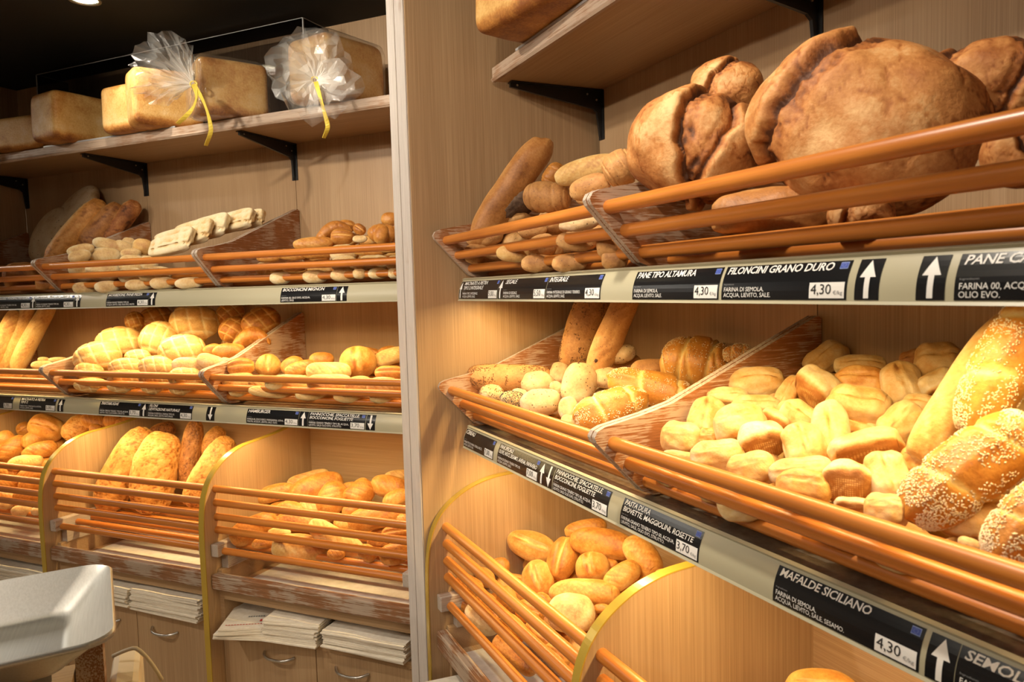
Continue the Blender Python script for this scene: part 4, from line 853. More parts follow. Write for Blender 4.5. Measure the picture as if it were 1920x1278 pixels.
for a in ((1250, 530, 1435, 525, 90), (600, 655, 675, 660, 60), (1260, 620, 1445, 610, 80), (1440, 620, 1535, 640, 60), (1510, 600, 1715, 600, 70), (1720, 610, 1825, 605, 70), (1015, 725, 1190, 725, 65), (1255, 715, 1435, 710, 60), (1435, 700, 1525, 700, 50), (1570, 700, 1710, 695, 55), (1735, 695, 1825, 695, 55), (730, 740, 880, 735, 60)):
    put(Q, 'white', *a, 'pale bun low behind the dowels', .1, group='pale buns low in the left upper basket by the pier')
# ---------------------------------------------------------------- left wall, upper middle basket
zone('LU2', 'L', 4.565, 0, 340, (-.44, 1.60), (-.24, 1.72), (-1.21, -.44, -.462, -.02), .35, 'in the left upper middle basket')
Q = 'LU2'
put(Q, 'white', 1050, 515, 1155, 530, 80, 'white roll furthest back of the white ones', -.5)
put(Q, 'white', 800, 510, 1065, 590, 110, 'long white roll lying on top', .5)
put(Q, 'white', 580, 610, 800, 565, 95, 'leftmost white roll', 0)
put(Q, 'white', 590, 665, 775, 620, 100, 'white roll just above the dowel at the left', .4)
put(Q, 'white', 985, 530, 1135, 590, 95, 'white roll right of the long topmost one', .1)
put(Q, 'smooth', 1140, 545, 1305, 570, 120, 'roll browned on top next to the flatbreads', .4, matname='turtle')
put(Q, 'white', 762, 630, 1035, 640, 130, 'wide white roll with a shaded face', .8)
put(Q, 'white', 1035, 620, 1205, 615, 90, 'white roll between the wide one and the flatbreads', .4)
for a in ((1040, 710, 1235, 715, 95), (1215, 695, 1350, 700, 70), (760, 760, 1000, 770, 100), (575, 745, 755, 745, 70), (1030, 810, 1205, 800, 75), (1210, 800, 1445, 790, 75), (640, 910, 805, 920, 60), (830, 905, 1005, 900, 60), (1095, 890, 1290, 880, 55), (1305, 875, 1485, 870, 60), (1520, 875, 1725, 865, 55)):
    put(Q, 'white', *a, 'white roll low behind the dowels', .1, group='white rolls low in the left upper middle basket')
FOC = [(2130, 330, 150, 'last flatbread slab of the row, almost hidden'), (2010, 340, 180, 'flatbread slab fourth from the front'), (1790, 395, 215, 'flatbread slab in the middle of the leaning row'), (1640, 445, 215, 'flatbread slab second from the front'), (1470, 520, 225, 'front flatbread slab with deep dimples')]
for i, (cx, cy, h_, lb) in enumerate(FOC):
    fx = Vector((1, -.12, .10)).normalized(); o_, d_ = ray('L', 0 + cx / 4.565, 340 + cy / 4.565); yy_ = [-.18, -.22, -.26, -.31, -.36][i]; t_ = (yy_ - o_.y) / d_.y; p_ = o_ + d_ * t_
    nrm = Vector((.05, -.88, .45)).normalized()
    Wd_ = h_ / 4.565 * t_ / FPX * 1.05
    place_bread('focaccia', 'L', p_, fx, nrm, [.16, .2, .2, .22, .235][i], Wd_, .036, lb + ' ' + ZONE['LU2']['ph'], None, i % 3)
# ---------------------------------------------------------------- left wall, upper far-left basket
zone('LU3', 'L', 4.565, 0, 340, (-.40, 1.62), (-.15, 1.80), (-2.02, -1.25, -.462, -.02), .3, 'in the left upper far-left basket')
Q = 'LU3'
def disc(px, py, dy, dia, nrm, lb, var):
    o_, d_ = ray('L', px, py); t_ = (dy - o_.y) / d_.y; p_ = o_ + d_ * t_; n_ = Vector(nrm).normalized(); ax_ = Vector((1, 0, .3)); place_bread('disk', 'L', p_, ax_, n_, dia, dia, dia * .30, lb, None, var)
disc(142, 396, -.10, .27, (-.25, -.8, .55), 'dark round loaf behind the pale one in the left upper far-left basket', 1)
disc(95, 440, -.17, .265, (-.35, -.85, .35), 'pale round loaf with dark pits in the left upper far-left basket', 0)
put(Q, 'ciabatta', 900, 520, 1165, 190, 150, 'darkest of the three slanted breads, furthest right', -.2, dy=-.12, blend=.1, matname='rustic')
put(Q, 'ciabatta', 720, 590, 1030, 220, 190, 'middle one of the three slanted breads', 0, dy=-.16, blend=.1, matname='brown')
put(Q, 'ciabatta', 430, 690, 860, 190, 180, 'golden slanted bread touching the pale round loaf', 0, dy=-.22, blend=.1, matname='filone')
for a in ((60, 830, 300, 800, 120), (330, 880, 520, 860, 60)):
    put('LU3', 'brownbag', *a, 'brown bread low behind the dowels', 0, group='brown breads low in the left upper far-left basket')
# ---------------------------------------------------------------- left wall, lower middle basket
zone('LL2', 'L', 4.8, 0, 560, (-.42, 1.26), (-.12, 1.42), (-1.21, -.44, -.462, -.02), .4, 'in the left lower middle basket')
Q = 'LL2'
put(Q, 'turtle', 1130, 210, 1290, 190, 150, 'orange roll furthest back at the left', -1.2, matname='golden')
put(Q, 'turtle', 1260, 230, 1550, 160, 230, 'large orange roll behind the top ones', -.6, matname='golden')
put(Q, 'turtle', 1960, 180, 2180, 80, 180, 'darker roll behind the one near the divider', -.8, matname='golden')
put(Q, 'turtle', 2195, 270, 2500, 150, 235, 'turtle-scored roll resting high on the right divider', .2, matname='golden')
put(Q, 'turtle', 2000, 350, 2190, 200, 190, 'shaded golden roll right of the topmost one', -.2, matname='golden')
put(Q, 'crescent', 2095, 390, 2430, 360, 150, 'curved smooth roll against the right divider', .1)
put(Q, 'turtle', 1545, 195, 1965, 225, 280, 'brightest turtle-scored roll on top of the heap', 1.4)
put(Q, 'turtle', 875, 400, 1280, 390, 255, 'turtle-scored roll with a wide pale cross, upper left', .3)
put(Q, 'turtle', 1300, 300, 1560, 430, 290, 'turtle-scored roll left of the centre', .8)
put(Q, 'turtle', 1440, 490, 1830, 440, 260, 'turtle-scored roll in the centre', 1.1)
put(Q, 'turtle', 1130, 520, 1345, 510, 110, 'turtle-scored roll sunk between two others', 0)
put(Q, 'smooth', 1830, 470, 1990, 440, 90, 'orange roll under the bright topmost one', -.2)
put(Q, 'smooth', 1920, 480, 2200, 460, 130, 'smooth orange bun right of the centre', .3)
put(Q, 'turtle', 678, 545, 1078, 500, 245, 'turtle-scored roll overhanging the left divider', .9)
put(Q, 'turtle', 985, 615, 1275, 600, 140, 'turtle-scored roll in the front row, left', .5)
put(Q, 'turtle', 1262, 600, 1562, 620, 175, 'turtle-scored roll in the front row, middle', .7)
put(Q, 'white', 1555, 590, 1860, 620, 150, 'smooth pale bun in the front row', .6)
put(Q, 'white', 1780, 535, 2010, 600, 130, 'smooth pale bun second from the right divider', .6)
put(Q, 'white', 1980, 560, 2130, 600, 90, 'pale bun touching the right divider', .3)
for a in ((700, 640, 900, 660, 90), (1000, 700, 1250, 700, 100), (1280, 700, 1500, 710, 100), (1550, 700, 1800, 700, 100), (700, 770, 950, 780, 70), (1000, 780, 1250, 780, 70), (1300, 790, 1500, 790, 70), (1550, 800, 1750, 800, 70)):
    put(Q, 'turtle', *a, 'turtle-scored roll low behind the dowels', 0, group='rolls low in the left lower middle basket')
# ---------------------------------------------------------------- left wall, lower pier-side basket
zone('LL1', 'L', 4.683, 370, 560, (-.42, 1.245), (-.12, 1.31), (-.405, .362, -.462, -.02), .35, 'in the left lower basket by the pier')
Q = 'LL1'
put(Q, 'smooth', 1595, 480, 1760, 450, 100, 'orange roll furthest back beside the pier', -.5)
put(Q, 'roll', 1400, 470, 1610, 500, 110, 'golden roll behind the tall orange one', -.4)
put(Q, 'smooth', 985, 540, 1195, 530, 120, 'dark orange roll at the back', -.4)
put(Q, 'smooth', 740, 620, 935, 560, 150, 'orange bun left of the centre', .1)
put(Q, 'split', 270, 610, 495, 590, 145, 'roll with a deep seam nearest the divider', .3)
put(Q, 'roll', 620, 500, 630, 680, 190, 'upright pointed pale roll', .4)
put(Q, 'longroll', 780, 650, 1030, 570, 115, 'slanting roll in front of the orange bun', .5)
put(Q, 'longroll', 1555, 560, 1830, 460, 130, 'long pale bread beside the pier', .1, matname='turtle')
put(Q, 'roll', 1400, 440, 1420, 690, 290, 'tall orange bun, the largest', .6)
put(Q, 'longroll', 965, 640, 1340, 640, 165, 'wide pale roll with long creases', .8, matname='turtle')
put(Q, 'split', 1565, 650, 1805, 650, 120, 'low split roll at the pier foot', .6)
for a in ((250, 740, 480, 720, 90), (470, 745, 660, 740, 80), (640, 745, 1000, 740, 80), (1000, 740, 1320, 735, 90), (1320, 770, 1520, 760, 90), (1520, 770, 1760, 770, 90), (300, 810, 480, 810, 60), (500, 810, 900, 820, 60), (900, 840, 1200, 840, 60), (1230, 850, 1500, 850, 70), (1540, 860, 1760, 860, 70)):
    put(Q, 'longroll', *a, 'pale roll low behind the dowels', 0, matname='turtle', group='rolls low in the left lower basket by the pier')
# ---------------------------------------------------------------- left wall, lower far-left basket
zone('LL3', 'L', 4.8, 0, 560, (-.42, 1.22), (-.1, 1.30), (-2.02, -1.25, -.462, -.02), .3, 'in the left lower far-left basket')
Q = 'LL3'
put(Q, 'baguette', 140, 640, 450, 40, 135, 'rightmost leaning baguette', 0, dy=-.17, blend=.1)
put(Q, 'baguette', 20, 650, 290, 30, 120, 'middle leaning baguette', 0, dy=-.20, blend=.1)
put(Q, 'baguette', -80, 620, 150, 120, 150, 'leftmost leaning baguette at the picture edge', 0, dy=-.24, blend=.1)
put(Q, 'white', 340, 545, 445, 555, 50, 'tiny white bun behind the larger white one', -.3)
put(Q, 'white', 440, 550, 610, 550, 50, 'thin white roll touching the divider', -.2)
put(Q, 'white', 282, 600, 475, 595, 75, 'white bun above the top dowel', .3)
for a in ((20, 690, 200, 690, 50), (220, 700, 400, 690, 50)):
    put(Q, 'smooth', *a, 'orange roll low behind the dowels', 0, group='rolls low in the left lower far-left basket')
# ---------------------------------------------------------------- left wall, far-left bin
zone('LB3', 'L', 4.26, 0, 760, (-.47, .70), (-.10, .96), (-2.01, -1.24, -.49, -.03), .4, 'in the far left bin')
Q = 'LB3'
put(Q, 'longroll', 930, 160, 1100, 100, 90, 'roll furthest right under the price rail', -.3)
put(Q, 'longroll', 835, 150, 965, 90, 110, 'orange roll right behind the gold edge', -.3)
put(Q, 'longroll', 660, 100, 880, 160, 120, 'roll lying flat just under the price rail', -.2)
put(Q, 'smooth', 715, 180, 810, 190, 70, 'small bun resting on the gold edge', -.2)
put(Q, 'filone', 510, 260, 720, 90, 170, 'large crackled roll behind the gold edge', .1)
put(Q, 'roll', 140, 220, 260, 170, 120, 'orange roll behind the topmost one', -.6)
put(Q, 'longroll', -60, 330, 105, 230, 125, 'roll cut by the left picture edge', 0)
put(Q, 'longroll', -10, 430, 200, 260, 135, 'long roll slanting down to the left edge', .2)
put(Q, 'roll', 245, 130, 500, 230, 185, 'topmost roll with a pale blunt end', 1.0)
put(Q, 'longroll', 185, 320, 350, 230, 120, 'slanting roll under the topmost one', .3)
put(Q, 'longroll', 203, 390, 455, 320, 120, 'pointed roll touching the gold edge', .5)
put(Q, 'longroll', 65, 480, 340, 435, 110, 'pale roll just above the top dowel', .4, matname='turtle')
for a in ((-20, 510, 160, 540, 90), (150, 560, 330, 540, 90), (-20, 620, 150, 610, 90), (150, 640, 320, 620, 90), (-20, 720, 120, 740, 80), (110, 720, 310, 730, 80)):
    put(Q, 'longroll', *a, 'golden roll behind the dowels', .1, group='golden rolls behind the dowels of the far left bin')
put(Q, 'white', 92, 845, 255, 835, 85, 'white bun lying on the rack', .5)
put(Q, 'white', 250, 840, 345, 845, 65, 'smaller white bun lying on the rack by the gold edge', .4)
put(Q, 'white', -20, 790, 100, 800, 60, 'white roll low at the picture edge', .2)
# ---------------------------------------------------------------- left wall, middle bin
zone('LB2', 'L', 6.389, 180, 780, (-.47, .70), (-.10, .96), (-1.20, -.44, -.49, -.03), .2, 'in the left middle bin')
Q = 'LB2'
put(Q, 'filone', 640, 230, 950, 120, 200, 'crust tip behind the two big loaves', 0, dy=-.08, matname='rustic', h=.6)
put(Q, 'filone', 1090, 860, 1190, 30, 250, 'slim upright crusty loaf in the middle', 0, dy=-.16, blend=.05, matname='brown', h=.8)
put(Q, 'filone', 1300, 480, 1500, 130, 220, 'loaf tip behind the rightmost loaf', 0, dy=-.10, blend=.05)
put(Q, 'filone', 1110, 1090, 1600, 250, 360, 'rightmost crackled loaf behind the gold edge', 0, dy=-.24, blend=.05)
put(Q, 'filone', 90, 1140, 600, 130, 440, 'leftmost big crackled loaf', 0, dy=-.22, blend=.05)
put(Q, 'filone', 610, 1170, 820, 190, 520, 'widest crackled loaf, pale at its lower end', 0, dy=-.27, blend=.05)
# ---------------------------------------------------------------- left wall, pier-side bin
zone('LB1', 'L', 4.261, 370, 800, (-.47, .70), (-.08, .86), (-.40, .362, -.49, -.03), .4, 'in the left bin by the pier')
Q = 'LB1'
put(Q, 'longroll', 1505, 400, 1700, 375, 80, 'pale roll furthest back at the pier', -.5, matname='turtle')
put(Q, 'longroll', 1150, 510, 1280, 475, 90, 'roll just showing at the back wall', -.6)
put(Q, 'longroll', 730, 460, 1045, 370, 110, 'pale roll at the back left', -.2, matname='turtle')
put(Q, 'longroll', 465, 570, 770, 495, 125, 'flat pale roll furthest left above the top dowel', 0)
put(Q, 'longroll', 1400, 455, 1680, 500, 160, 'orange roll beside the pier', .1)
put(Q, 'longroll', 745, 560, 1150, 420, 190, 'big golden scored roll at the top', .4)
put(Q, 'longroll', 1200, 610, 1385, 450, 185, 'broad roll standing right of the centre', .5)
put(Q, 'longroll', 1490, 620, 1690, 540, 130, 'orange roll above the top dowel by the pier', .4)
put(Q, 'longroll', 1030, 690, 1120, 450, 200, 'upright scored roll in the centre', .7)
put(Q, 'longroll', 640, 650, 920, 720, 140, 'orange roll between the second and third dowels', .2)
put(Q, 'longroll', 820, 630, 1010, 660, 110, 'pale roll under the big golden one', .1, matname='turtle')
put(Q, 'longroll', 1215, 760, 1650, 690, 175, 'long pale-topped roll right of the centre', .5)
put(Q, 'longroll', 275, 900, 630, 730, 185, 'big brown roll at the left front', .5)
put(Q, 'longroll', 640, 740, 1000, 780, 120, 'roll under the flat slanting one', .1)
put(Q, 'longroll', 905, 780, 1315, 1010, 165, 'flat long roll slanting down to the right', .7, matname='turtle')
put(Q, 'split', 1480, 860, 1690, 830, 110, 'pale split roll by the pier', .4)
put(Q, 'longroll', 1310, 960, 1410, 1060, 110, 'roll end next to the slanting one', .2)
put(Q, 'smooth', 1460, 1030, 1700, 1000, 165, 'plump orange roll low by the pier', .6)
put(Q, 'longroll', 612, 960, 1050, 985, 205, 'lowest pale roll hanging between the dowels', 1.0, matname='pale')
put(Q, 'smooth', 570, 840, 745, 850, 70, 'bun tip between the two left rolls', .1, matname='turtle')
for a in ((440, 940, 620, 920, 80), (1040, 1020, 1180, 1010, 80), (1370, 900, 1520, 950, 90), (1590, 740, 1690, 730, 80), (1160, 680, 1280, 660, 80)):
    put(Q, 'longroll', *a, 'golden roll half hidden deeper in the heap', -.2, group='golden rolls deep in the left bin by the pier')

# ---------------------------------------------------------------- the rolls that carry the heaps
for zn, fz, kn, mn in (('RU1', 1.58, 'whole', None), ('RL1', 1.18, 'speck', None), ('RL2', 1.18, 'biove', None), ('LU1', 1.58, 'smooth', None), ('LU2', 1.58, 'white', None), ('LL2', 1.18, 'turtle', None), ('LL1', 1.18, 'roll', None), ('RB1', .69, 'roll', None), ('LB1', .69, 'longroll', None), ('LB3', .69, 'longroll', None)):
    Z = ZONE[zn]; rnd = random.Random(zn); got = [q[0] for q in PLACED[zn]]; bx0, bx1, yf, yb = Z['box']; fl = .078 if zn[1] == 'B' else .07; n_ = 0
    for c, L_, W_, H_, k_, fixed in list(PLACED[zn]):
        z_ = c.z - min(H_, .08) * .55 - .028
        while z_ > fz + .012 and n_ < 60:
            q = Vector((min(bx1 - .05, max(bx0 + .05, c.x + rnd.uniform(-.015, .015))), min(yb - .03, max(yf + .045, c.y + .012 + rnd.uniform(-.01, .02))), z_))
            if min((q - o_).length for o_ in got) > .048:
                got.append(q); a_ = rnd.uniform(0, PI); place_bread(kn, Z['fr'], q, (math.cos(a_), math.sin(a_), rnd.uniform(-.2, .2)), (rnd.uniform(-.2, .2), -.3, 1), fl * 1.35, fl, fl * .78, 'roll buried under the heap ' + Z['ph'], 'rolls buried under the heap ' + Z['ph']); n_ += 1
            z_ -= .052
# ---------------------------------------------------------------- tin loaves on the top shelves
def tin(fr, x, y, z, ang, L, Wd, H, lb, var): return place_bread('brick', fr, (x, y, z + H / 2 + .002), (math.cos(math.radians(ang)), math.sin(math.radians(ang)), 0), (0, 0, 1), L, Wd, H, lb, None, var)
ZL = 2.143; ZR = 2.121
tin('L', -1.57, -.25, ZL, 8, .28, .20, .135, 'dark crusted low tin loaf at the left picture edge on the oak shelf', 0)
tin('L', -1.292, -.278, ZL, 84, .24, .185, .19, 'golden unwrapped tin loaf with a browned side, second from the left', 1)
tin('L', -.925, -.270, ZL, 2, .205, .19, .175, 'pale square tin loaf partly behind another loaf on the left oak shelf', 2)
tin('L', -.760, -.300, ZL, 62, .24, .125, .205, 'tin loaf behind the clear bag with two yellow ribbon tails', 0)
tin('L', -.462, -.290, ZL, 60, .24, .15, .195, 'tin loaf wrapped in the clear bag with two yellow ribbon tails', 1)
tin('L', -.020, -.258, ZL, 78, .26, .20, .205, 'dark brown tin loaf wrapped in a clear bag beside the pier', 0)
tin('R', .345, -.335, ZR + .006, 12, .36, .20, .19, 'pale-sided tin loaf overhanging the right oak shelf at the picture top', 2)
def on_plane(fr, px, py, dy): o_, d_ = ray(fr, px, py); return o_ + d_ * ((dy - o_.y) / d_.y)
def bag(cx, cy, ang, L, Wd, H, knot, dy, fan, R, label, tails, seed):
    rnd = random.Random(seed); K = on_plane('L', *knot, dy); t = thing('plastic_bag', label, 'bag', 'L')
    # sleeve around the loaf
    P, F = sph(30, 36, 9, 8, 0); a = math.radians(ang); ca, sa = math.cos(a), math.sin(a); b = MB(); vs = []; hz = []
    for x, y, z in P:
        n = .03 * fbm(x * 9 + seed, y * 9, z * 9, 3); X = x * L * (1 + n); Y = y * Wd * (1 + n); Z_ = z * H * (1 + n * .6)
        vs.append((cx + ca * X - sa * Y, cy + sa * X + ca * Y, ZL + H / 2 + .001 + Z_)); hz.append(.04 + .05 * max(0, fbm(x * 6, y * 6, z * 6 + seed)))
    b.add(vs, F); o = b.build('bag_sleeve', M['film'], parent=t); at = o.data.attributes.new('haze', 'FLOAT', 'POINT'); at.data.foreach_set('value', hz)
    # gathered neck: from the front edge of the loaf to the knot
    fc = Vector((cx - ca * L / 2, cy - sa * L / 2, ZL + H / 2)); s_ = Vector((-sa, ca, 0)); b = MB(); vs = []; hz = []; n = 48
    for i in range(7):
        q = i / 6
        for k in range(n):
            u = 2 * PI * k / n; c, s = math.cos(u), math.sin(u); c = math.copysign(abs(c) ** .4, c); s = math.copysign(abs(s) ** .4, s)
            rim = fc + s_ * c * Wd * .5 + Vector((0, 0, 1)) * s * H * .48; w_ = (1 - q) ** 1.3; p = K.lerp(rim, w_) + Vector((rnd.uniform(-1, 1), rnd.uniform(-1, 1), rnd.uniform(-1, 1))) * .005 * (1 - abs(2 * q - 1)); vs.append(p); hz.append(.05 + .35 * q * q)
    b.add(vs, [(i * n + k, i * n + (k + 1) % n, (i + 1) * n + (k + 1) % n, (i + 1) * n + k) for i in range(6) for k in range(n)]); o = b.build('gathered_neck', M['film'], parent=t); at = o.data.attributes.new('haze', 'FLOAT', 'POINT'); at.data.foreach_set('value', hz)
    # ruffle beyond the knot
    tc = Vector((.55, -.8, .0)).normalized(); e1 = Vector((.8, .55, 0)).normalized(); e2 = Vector((0, 0, 1)); b = MB(); vs = []; hz = []; n = 34; a0, a1 = [math.radians(v) for v in fan]; closed = a1 - a0 > 6.2; m_ = 6
    rad = [R * (1 + .20 * fbm(math.cos(k * 2 * PI / n) * 1.6 + seed, math.sin(k * 2 * PI / n) * 1.6, 0, 2) + rnd.uniform(-.07, .07)) for k in range(n + 1)]
    if closed: rad[n] = rad[0]
    else:
        for k in range(n + 1): rad[k] *= .35 + .65 * math.sin(PI * min(1, max(0, k / n))) ** .55
    for i in range(m_ + 1):
        q = i / m_
        for k in range(n + 1):
            kk = k % n if closed else k; rr_ = random.Random(seed * 1000 + i * 100 + kk); u = a0 + (a1 - a0) * (k + rr_.uniform(-.3, .3) * (0 < k < n)) / n; r = .006 + rad[k] * q * (1 + rr_.uniform(-.06, .06)); fold = rr_.uniform(-1, 1) * .020 * min(1, q * 1.4) + .03 * q * fbm(math.cos(u) * 2 + seed, math.sin(u) * 2, q, 2)
            vs.append(K + e1 * math.cos(u) * r + e2 * math.sin(u) * r + tc * (fold + .05 * math.sin(PI * .5 * q))); hz.append(max(.04, .75 * (1 - q) ** 1.3 + .06 + .10 * rr_.random() ** 3))
    b.add(vs, [(i * (n + 1) + k, i * (n + 1) + k + 1, (i + 1) * (n + 1) + k + 1, (i + 1) * (n + 1) + k) for i in range(m_) for k in range(n)]); o = b.build('bag_ruffle', M['film'], parent=t); at = o.data.attributes.new('haze', 'FLOAT', 'POINT'); at.data.foreach_set('value', hz)
    # ribbon: a wrap at the knot and curled tails
    b = MB(); b.tube([K + e1 * .011 * math.cos(u) + e2 * .011 * math.sin(u) for u in [PI * 2 * k / 12 for k in range(13)]], .003, 8); rb = b.build('ribbon', M['ribbon'], parent=t)
    for tl in tails:
        pts = [on_plane('L', x, y, dy - .02 - .012 * math.sin(i * 1.3)) for i, (x, y) in enumerate(tl)]; b = MB(); vs = []; nn = len(pts); 
        fine = []
        for i in range(nn - 1):
            for q in range(5): fine.append(pts[i].lerp(pts[i + 1], q / 5))
        fine.append(pts[-1]); 
        for it in range(3): fine = [fine[0]] + [(fine[i - 1] + fine[i] * 2 + fine[i + 1]) / 4 for i in range(1, len(fine) - 1)] + [fine[-1]]
        for i, p in enumerate(fine):
            d_ = (fine[min(i + 1, len(fine) - 1)] - fine[max(i - 1, 0)]).normalized(); tw = .9 * math.sin(i * .22); sd = (e1 * math.cos(tw) + tc * math.sin(tw)); sd = (sd - d_ * sd.dot(d_)).normalized() * .0068; nn_ = d_.cross(sd).normalized() * .0006
            vs += [p - sd - nn_, p + sd - nn_, p + sd + nn_, p - sd + nn_]
        m3 = len(fine); b.add(vs, [(i * 4 + k, i * 4 + (k + 1) % 4, (i + 1) * 4 + (k + 1) % 4, (i + 1) * 4 + k) for i in range(m3 - 1) for k in range(4)] + [(0, 1, 2, 3), tuple(m3 * 4 - 4 + k for k in range(4))]); b.build('ribbon_tail', M['ribbon'], parent=rb)
bag(-.462, -.290, 60, .252, .162, .205, (363, 158), -.47, (80, 235), .185, 'clear crinkled bag gathered at the left with two yellow ribbon tails', [[(363, 158), (370, 180), (362, 205), (333, 232)], [(363, 158), (380, 185), (391, 215), (397, 245), (386, 273)]], 3)
bag(-.020, -.258, 78, .272, .212, .216, (590, 150), -.43, (0, 360), .130, 'clear crinkled bag beside the pier with one long yellow ribbon tail', [[(592, 153), (600, 180), (608, 210), (616, 238), (607, 259)]], 8)
# dark edging strip on the right oak shelf
b = MB(); b.box(-1.42, -.70, -.318, -.314, ZL, ZL + .006); tag(b.build('edging_strip', M['acryledge'], 'L'), 'thin grey strip lying along the front edge of the left oak shelf', 'strip')
b = MB(); b.box(.152, 1.6, -.335, -.331, ZR, ZR + .006); tag(b.build('edging_strip', M['acryledge']), 'thin grey strip lying along the front edge of the right oak shelf', 'strip')

# ---------------------------------------------------------------- folded paper bags in the niches
PLAB = {}
def stack(fr, x0, x1, y0, y1, z, n, th, rot, where, seed, printed=False, fan=0.):
    rnd = random.Random(seed)
    for i in range(n):
        w_ = x1 - x0; d_ = y1 - y0; zz = z + i * th; nx, ny = 14, 4; vs = []; a = math.radians(rot + rnd.uniform(-1.6, 1.6) + fan * (i - n / 2)); dx, dyy = rnd.uniform(-.004, .004), rnd.uniform(-.010, .004); cx, cy = (x0 + x1) / 2 + dx, (y0 + y1) / 2 + dyy; ph = rnd.uniform(0, 6)
        for s in (0, 1):
            for j in range(ny + 1):
                for k in range(nx + 1):
                    u = (k / nx - .5) * w_; v = (j / ny - .5) * d_; hgt = (.0012 * math.sin(9 * u / w_ + seed) + .0008 * math.sin(ph + 14 * u)) * (i / n) + (th * (.12 if s == 0 else .93)); 
                    vs.append((cx + u * math.cos(a) - v * math.sin(a), cy + u * math.sin(a) + v * math.cos(a), zz + hgt))
        N = (nx + 1) * (ny + 1); fs = []
        for j in range(ny):
            for k in range(nx): q = j * (nx + 1) + k; fs += [(q, q + nx + 1, q + nx + 2, q + 1), (N + q, N + q + 1, N + q + nx + 2, N + q + nx + 1)]
        for k in range(nx): fs += [(k, k + 1, N + k + 1, N + k)]; q = ny * (nx + 1) + k; fs += [(q + 1, q, N + q, N + q + 1)]
        for j in range(ny): q = j * (nx + 1); fs += [(q + nx + 1, q, N + q, N + q + nx + 1)]; q += nx; fs += [(q, q + nx + 1, N + q + nx + 1, N + q)]
        b = MB(); b.add(vs, fs); o = b.build('paper_bag', M['paper'], fr)
        top = i == n - 1
        tag(o, ('topmost folded cream paper bag of the stack ' if top else 'folded cream paper bag in the stack ') + where, 'paper bag', None if top else 'folded paper bags in the stack ' + where)
        if top and printed:
            b = MB(); zt = zz + th + .0018
            def rect(u0, u1, v0, v1, mi):
                b.add([(cx + u * math.cos(a) - v * math.sin(a), cy + u * math.sin(a) + v * math.cos(a), zt) for u, v in ((u0, v0), (u1, v0), (u1, v1), (u0, v1))], [(0, 1, 2, 3)], mi)
            for k in range(16): rect(-w_ * .42 + k * w_ * .052, -w_ * .42 + k * w_ * .052 + w_ * .034, -d_ * .40, -d_ * .385, 0)
            rect(w_ * .16, w_ * .21, -d_ * .33, -d_ * .27, 0); rect(w_ * .225, w_ * .24, -d_ * .34, -d_ * .27, 1); rect(w_ * .24, w_ * .30, -d_ * .31, -d_ * .285, 0)
            for k in range(7): rect(-w_ * .1 + k * w_ * .045, -w_ * .1 + k * w_ * .045 + w_ * .03, -d_ * .20, -d_ * .17, 1)
            b.build('red_print', [M['red'], M['grey']], parent=o)
NZ0 = .4215
stack('L', -.385, -.205, -.60, -.32, NZ0, 6, .0062, 24, 'left of three above the pier-side doors', 1, True, 2.2)
stack('L', -.195, .005, -.555, -.28, NZ0, 12, .0060, 6, 'middle of three above the pier-side doors', 2, False, .4)
stack('L', .035, .335, -.535, -.27, NZ0, 11, .0055, 0, 'right of three above the pier-side doors', 3)
stack('L', -.80, -.475, -.545, -.28, NZ0, 12, .0062, 0, 'above the middle cupboard doors, right pile', 4)
stack('L', -1.13, -.815, -.545, -.28, NZ0, 11, .0062, 0, 'above the middle cupboard doors, left pile', 5)
stack('L', -1.62, -1.29, -.54, -.28, NZ0, 11, .0062, 0, 'in the far left niche, right pile', 6)
stack('L', -1.98, -1.66, -.54, -.28, NZ0, 9, .0062, 0, 'in the far left niche, left pile', 7)
stack('R', .035, .215, -.615, -.33, NZ0, 8, .0075, -10, 'in the right wall niche beside the pier', 8, True, 2.)

# ---------------------------------------------------------------- foreground: steel pan on a scale, counter, cream box with cable
def rrect(cx, cy, hx, hy, r, z, n=7):
    pts = []
    for sx, sy, a0 in ((1, 1, 0), (-1, 1, 90), (-1, -1, 180), (1, -1, 270)):
        for k in range(n): a = math.radians(a0 + 90 * k / (n - 1)); pts.append((cx + sx * (hx - r) + r * math.cos(a), cy + sy * (hy - r) + r * math.sin(a), z))
    return pts
t = thing('scale_pan', 'large brushed stainless steel pan, flared, in the lower left foreground', 'pan')
PCX, PCY, PHX, PHY, PZ = .690, -1.565, .155, .300, 1.100
rings = [rrect(PCX, PCY, PHX + .004, PHY + .004, .040, PZ - .006), rrect(PCX, PCY, PHX + .005, PHY + .005, .041, PZ), rrect(PCX, PCY, PHX + .002, PHY + .002, .040, PZ + .002), rrect(PCX, PCY, PHX, PHY, .038, PZ), rrect(PCX, PCY, PHX - .008, PHY - .008, .036, PZ - .008),
         rrect(PCX, PCY, PHX - .044, PHY - .050, .030, PZ - .044), rrect(PCX, PCY, PHX - .050, PHY - .056, .028, PZ - .050), rrect(PCX, PCY, PHX - .058, PHY - .064, .022, PZ - .052)]
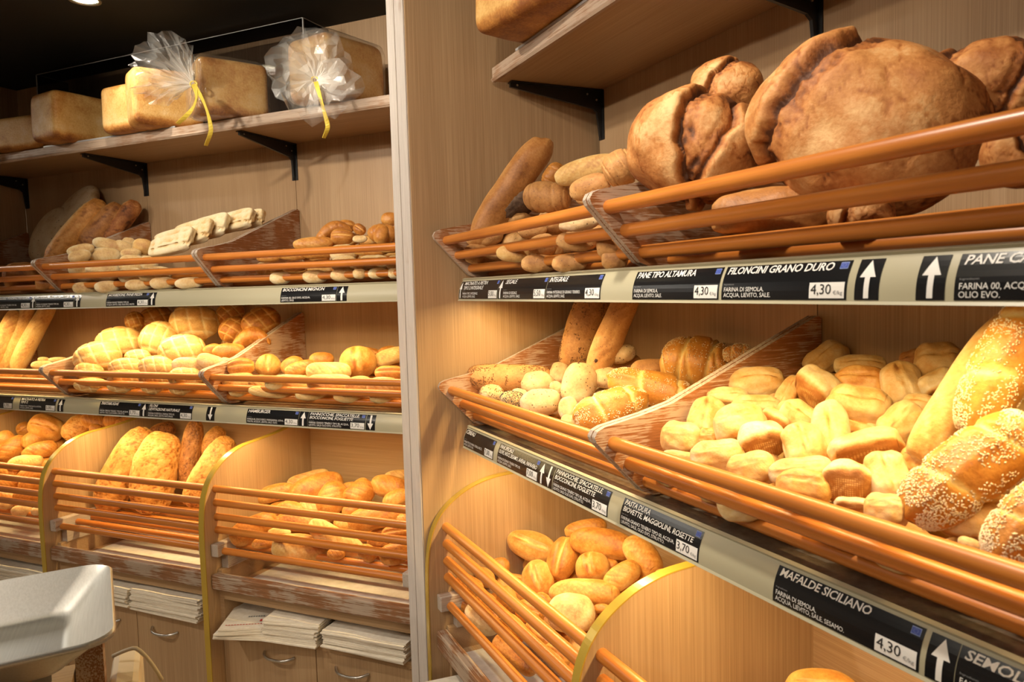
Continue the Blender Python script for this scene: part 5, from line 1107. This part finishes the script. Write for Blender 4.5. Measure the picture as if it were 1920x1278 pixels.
ra = math.radians(4.5); rings = [[((x - .67) * math.cos(ra) - (y + 1.265) * math.sin(ra) + .67, (x - .67) * math.sin(ra) + (y + 1.265) * math.cos(ra) - 1.265, z) for x, y, z in r] for r in rings]
b = MB(); n = len(rings[0]); b.add([p for r in rings for p in r], [(i * n + k, i * n + (k + 1) % n, (i + 1) * n + (k + 1) % n, (i + 1) * n + k) for i in range(len(rings) - 1) for k in range(n)] + [tuple((len(rings) - 1) * n + k for k in range(n))])
o = b.build('pan_body', M['steel'], parent=t); autosmooth(o, 70); sm_ = o.modifiers.new('thick', 'SOLIDIFY'); sm_.thickness = .0015; sm_.offset = -1
b = MB(); b.box(PCX - .06, PCX + .06, PCY - .1, PCY + .1, PZ - .075, PZ - .0545); b.build('pan_support', M['blackmetal'], parent=t)
t = thing('weighing_scale', 'black weighing scale under the steel pan', 'scale'); b = MB(); b.box(.56, .80, -1.80, -1.36, .93, 1.024); b.build('scale_body', M['blackmetal'], parent=t, bevel=.01)
t = thing('shop_counter', 'brown wooden counter below the steel pan', 'counter')
b = MB(); b.box(.50, 1.0, -2.4, -1.335, .89, .928); b.build('counter_top', M['lam_y'], parent=t)
b = MB(); b.box(.50, .535, -1.332, -1.292, 0, 1.02); b.build('corner_post', M['tray_wood'], parent=t)
b = MB(); b.box(.52, .98, -2.38, -1.36, 0, .889); b.build('counter_body', M['blackmetal'], parent=t)
b = MB(); b.box(.40, .57, -1.291, -1.21, .70, .715); b.build('ledge', M['lam_y'], parent=t)
t = thing('cream_box', 'cream plastic box with a beige cable behind the steel pan', 'box'); b = MB(); b.box(.415, .555, -1.288, -1.240, .716, .900); b.build('housing', plain('cream_plastic', (.62, .52, .38), .5), parent=t, bevel=.012)
b = MB(); b.tube([(.46 + .03 * k / 14, -1.285 + .075 * k / 14 + 0, .905 + .022 * math.sin(PI * min(1, k / 14 * 1.0) * .55 + .3) - .14 * max(0, k / 14 - .45) ** 1.4) for k in range(15)], .0035, 8); b.build('cable', plain('beige_cable', (.45, .38, .27), .5), parent=t, smooth=True)
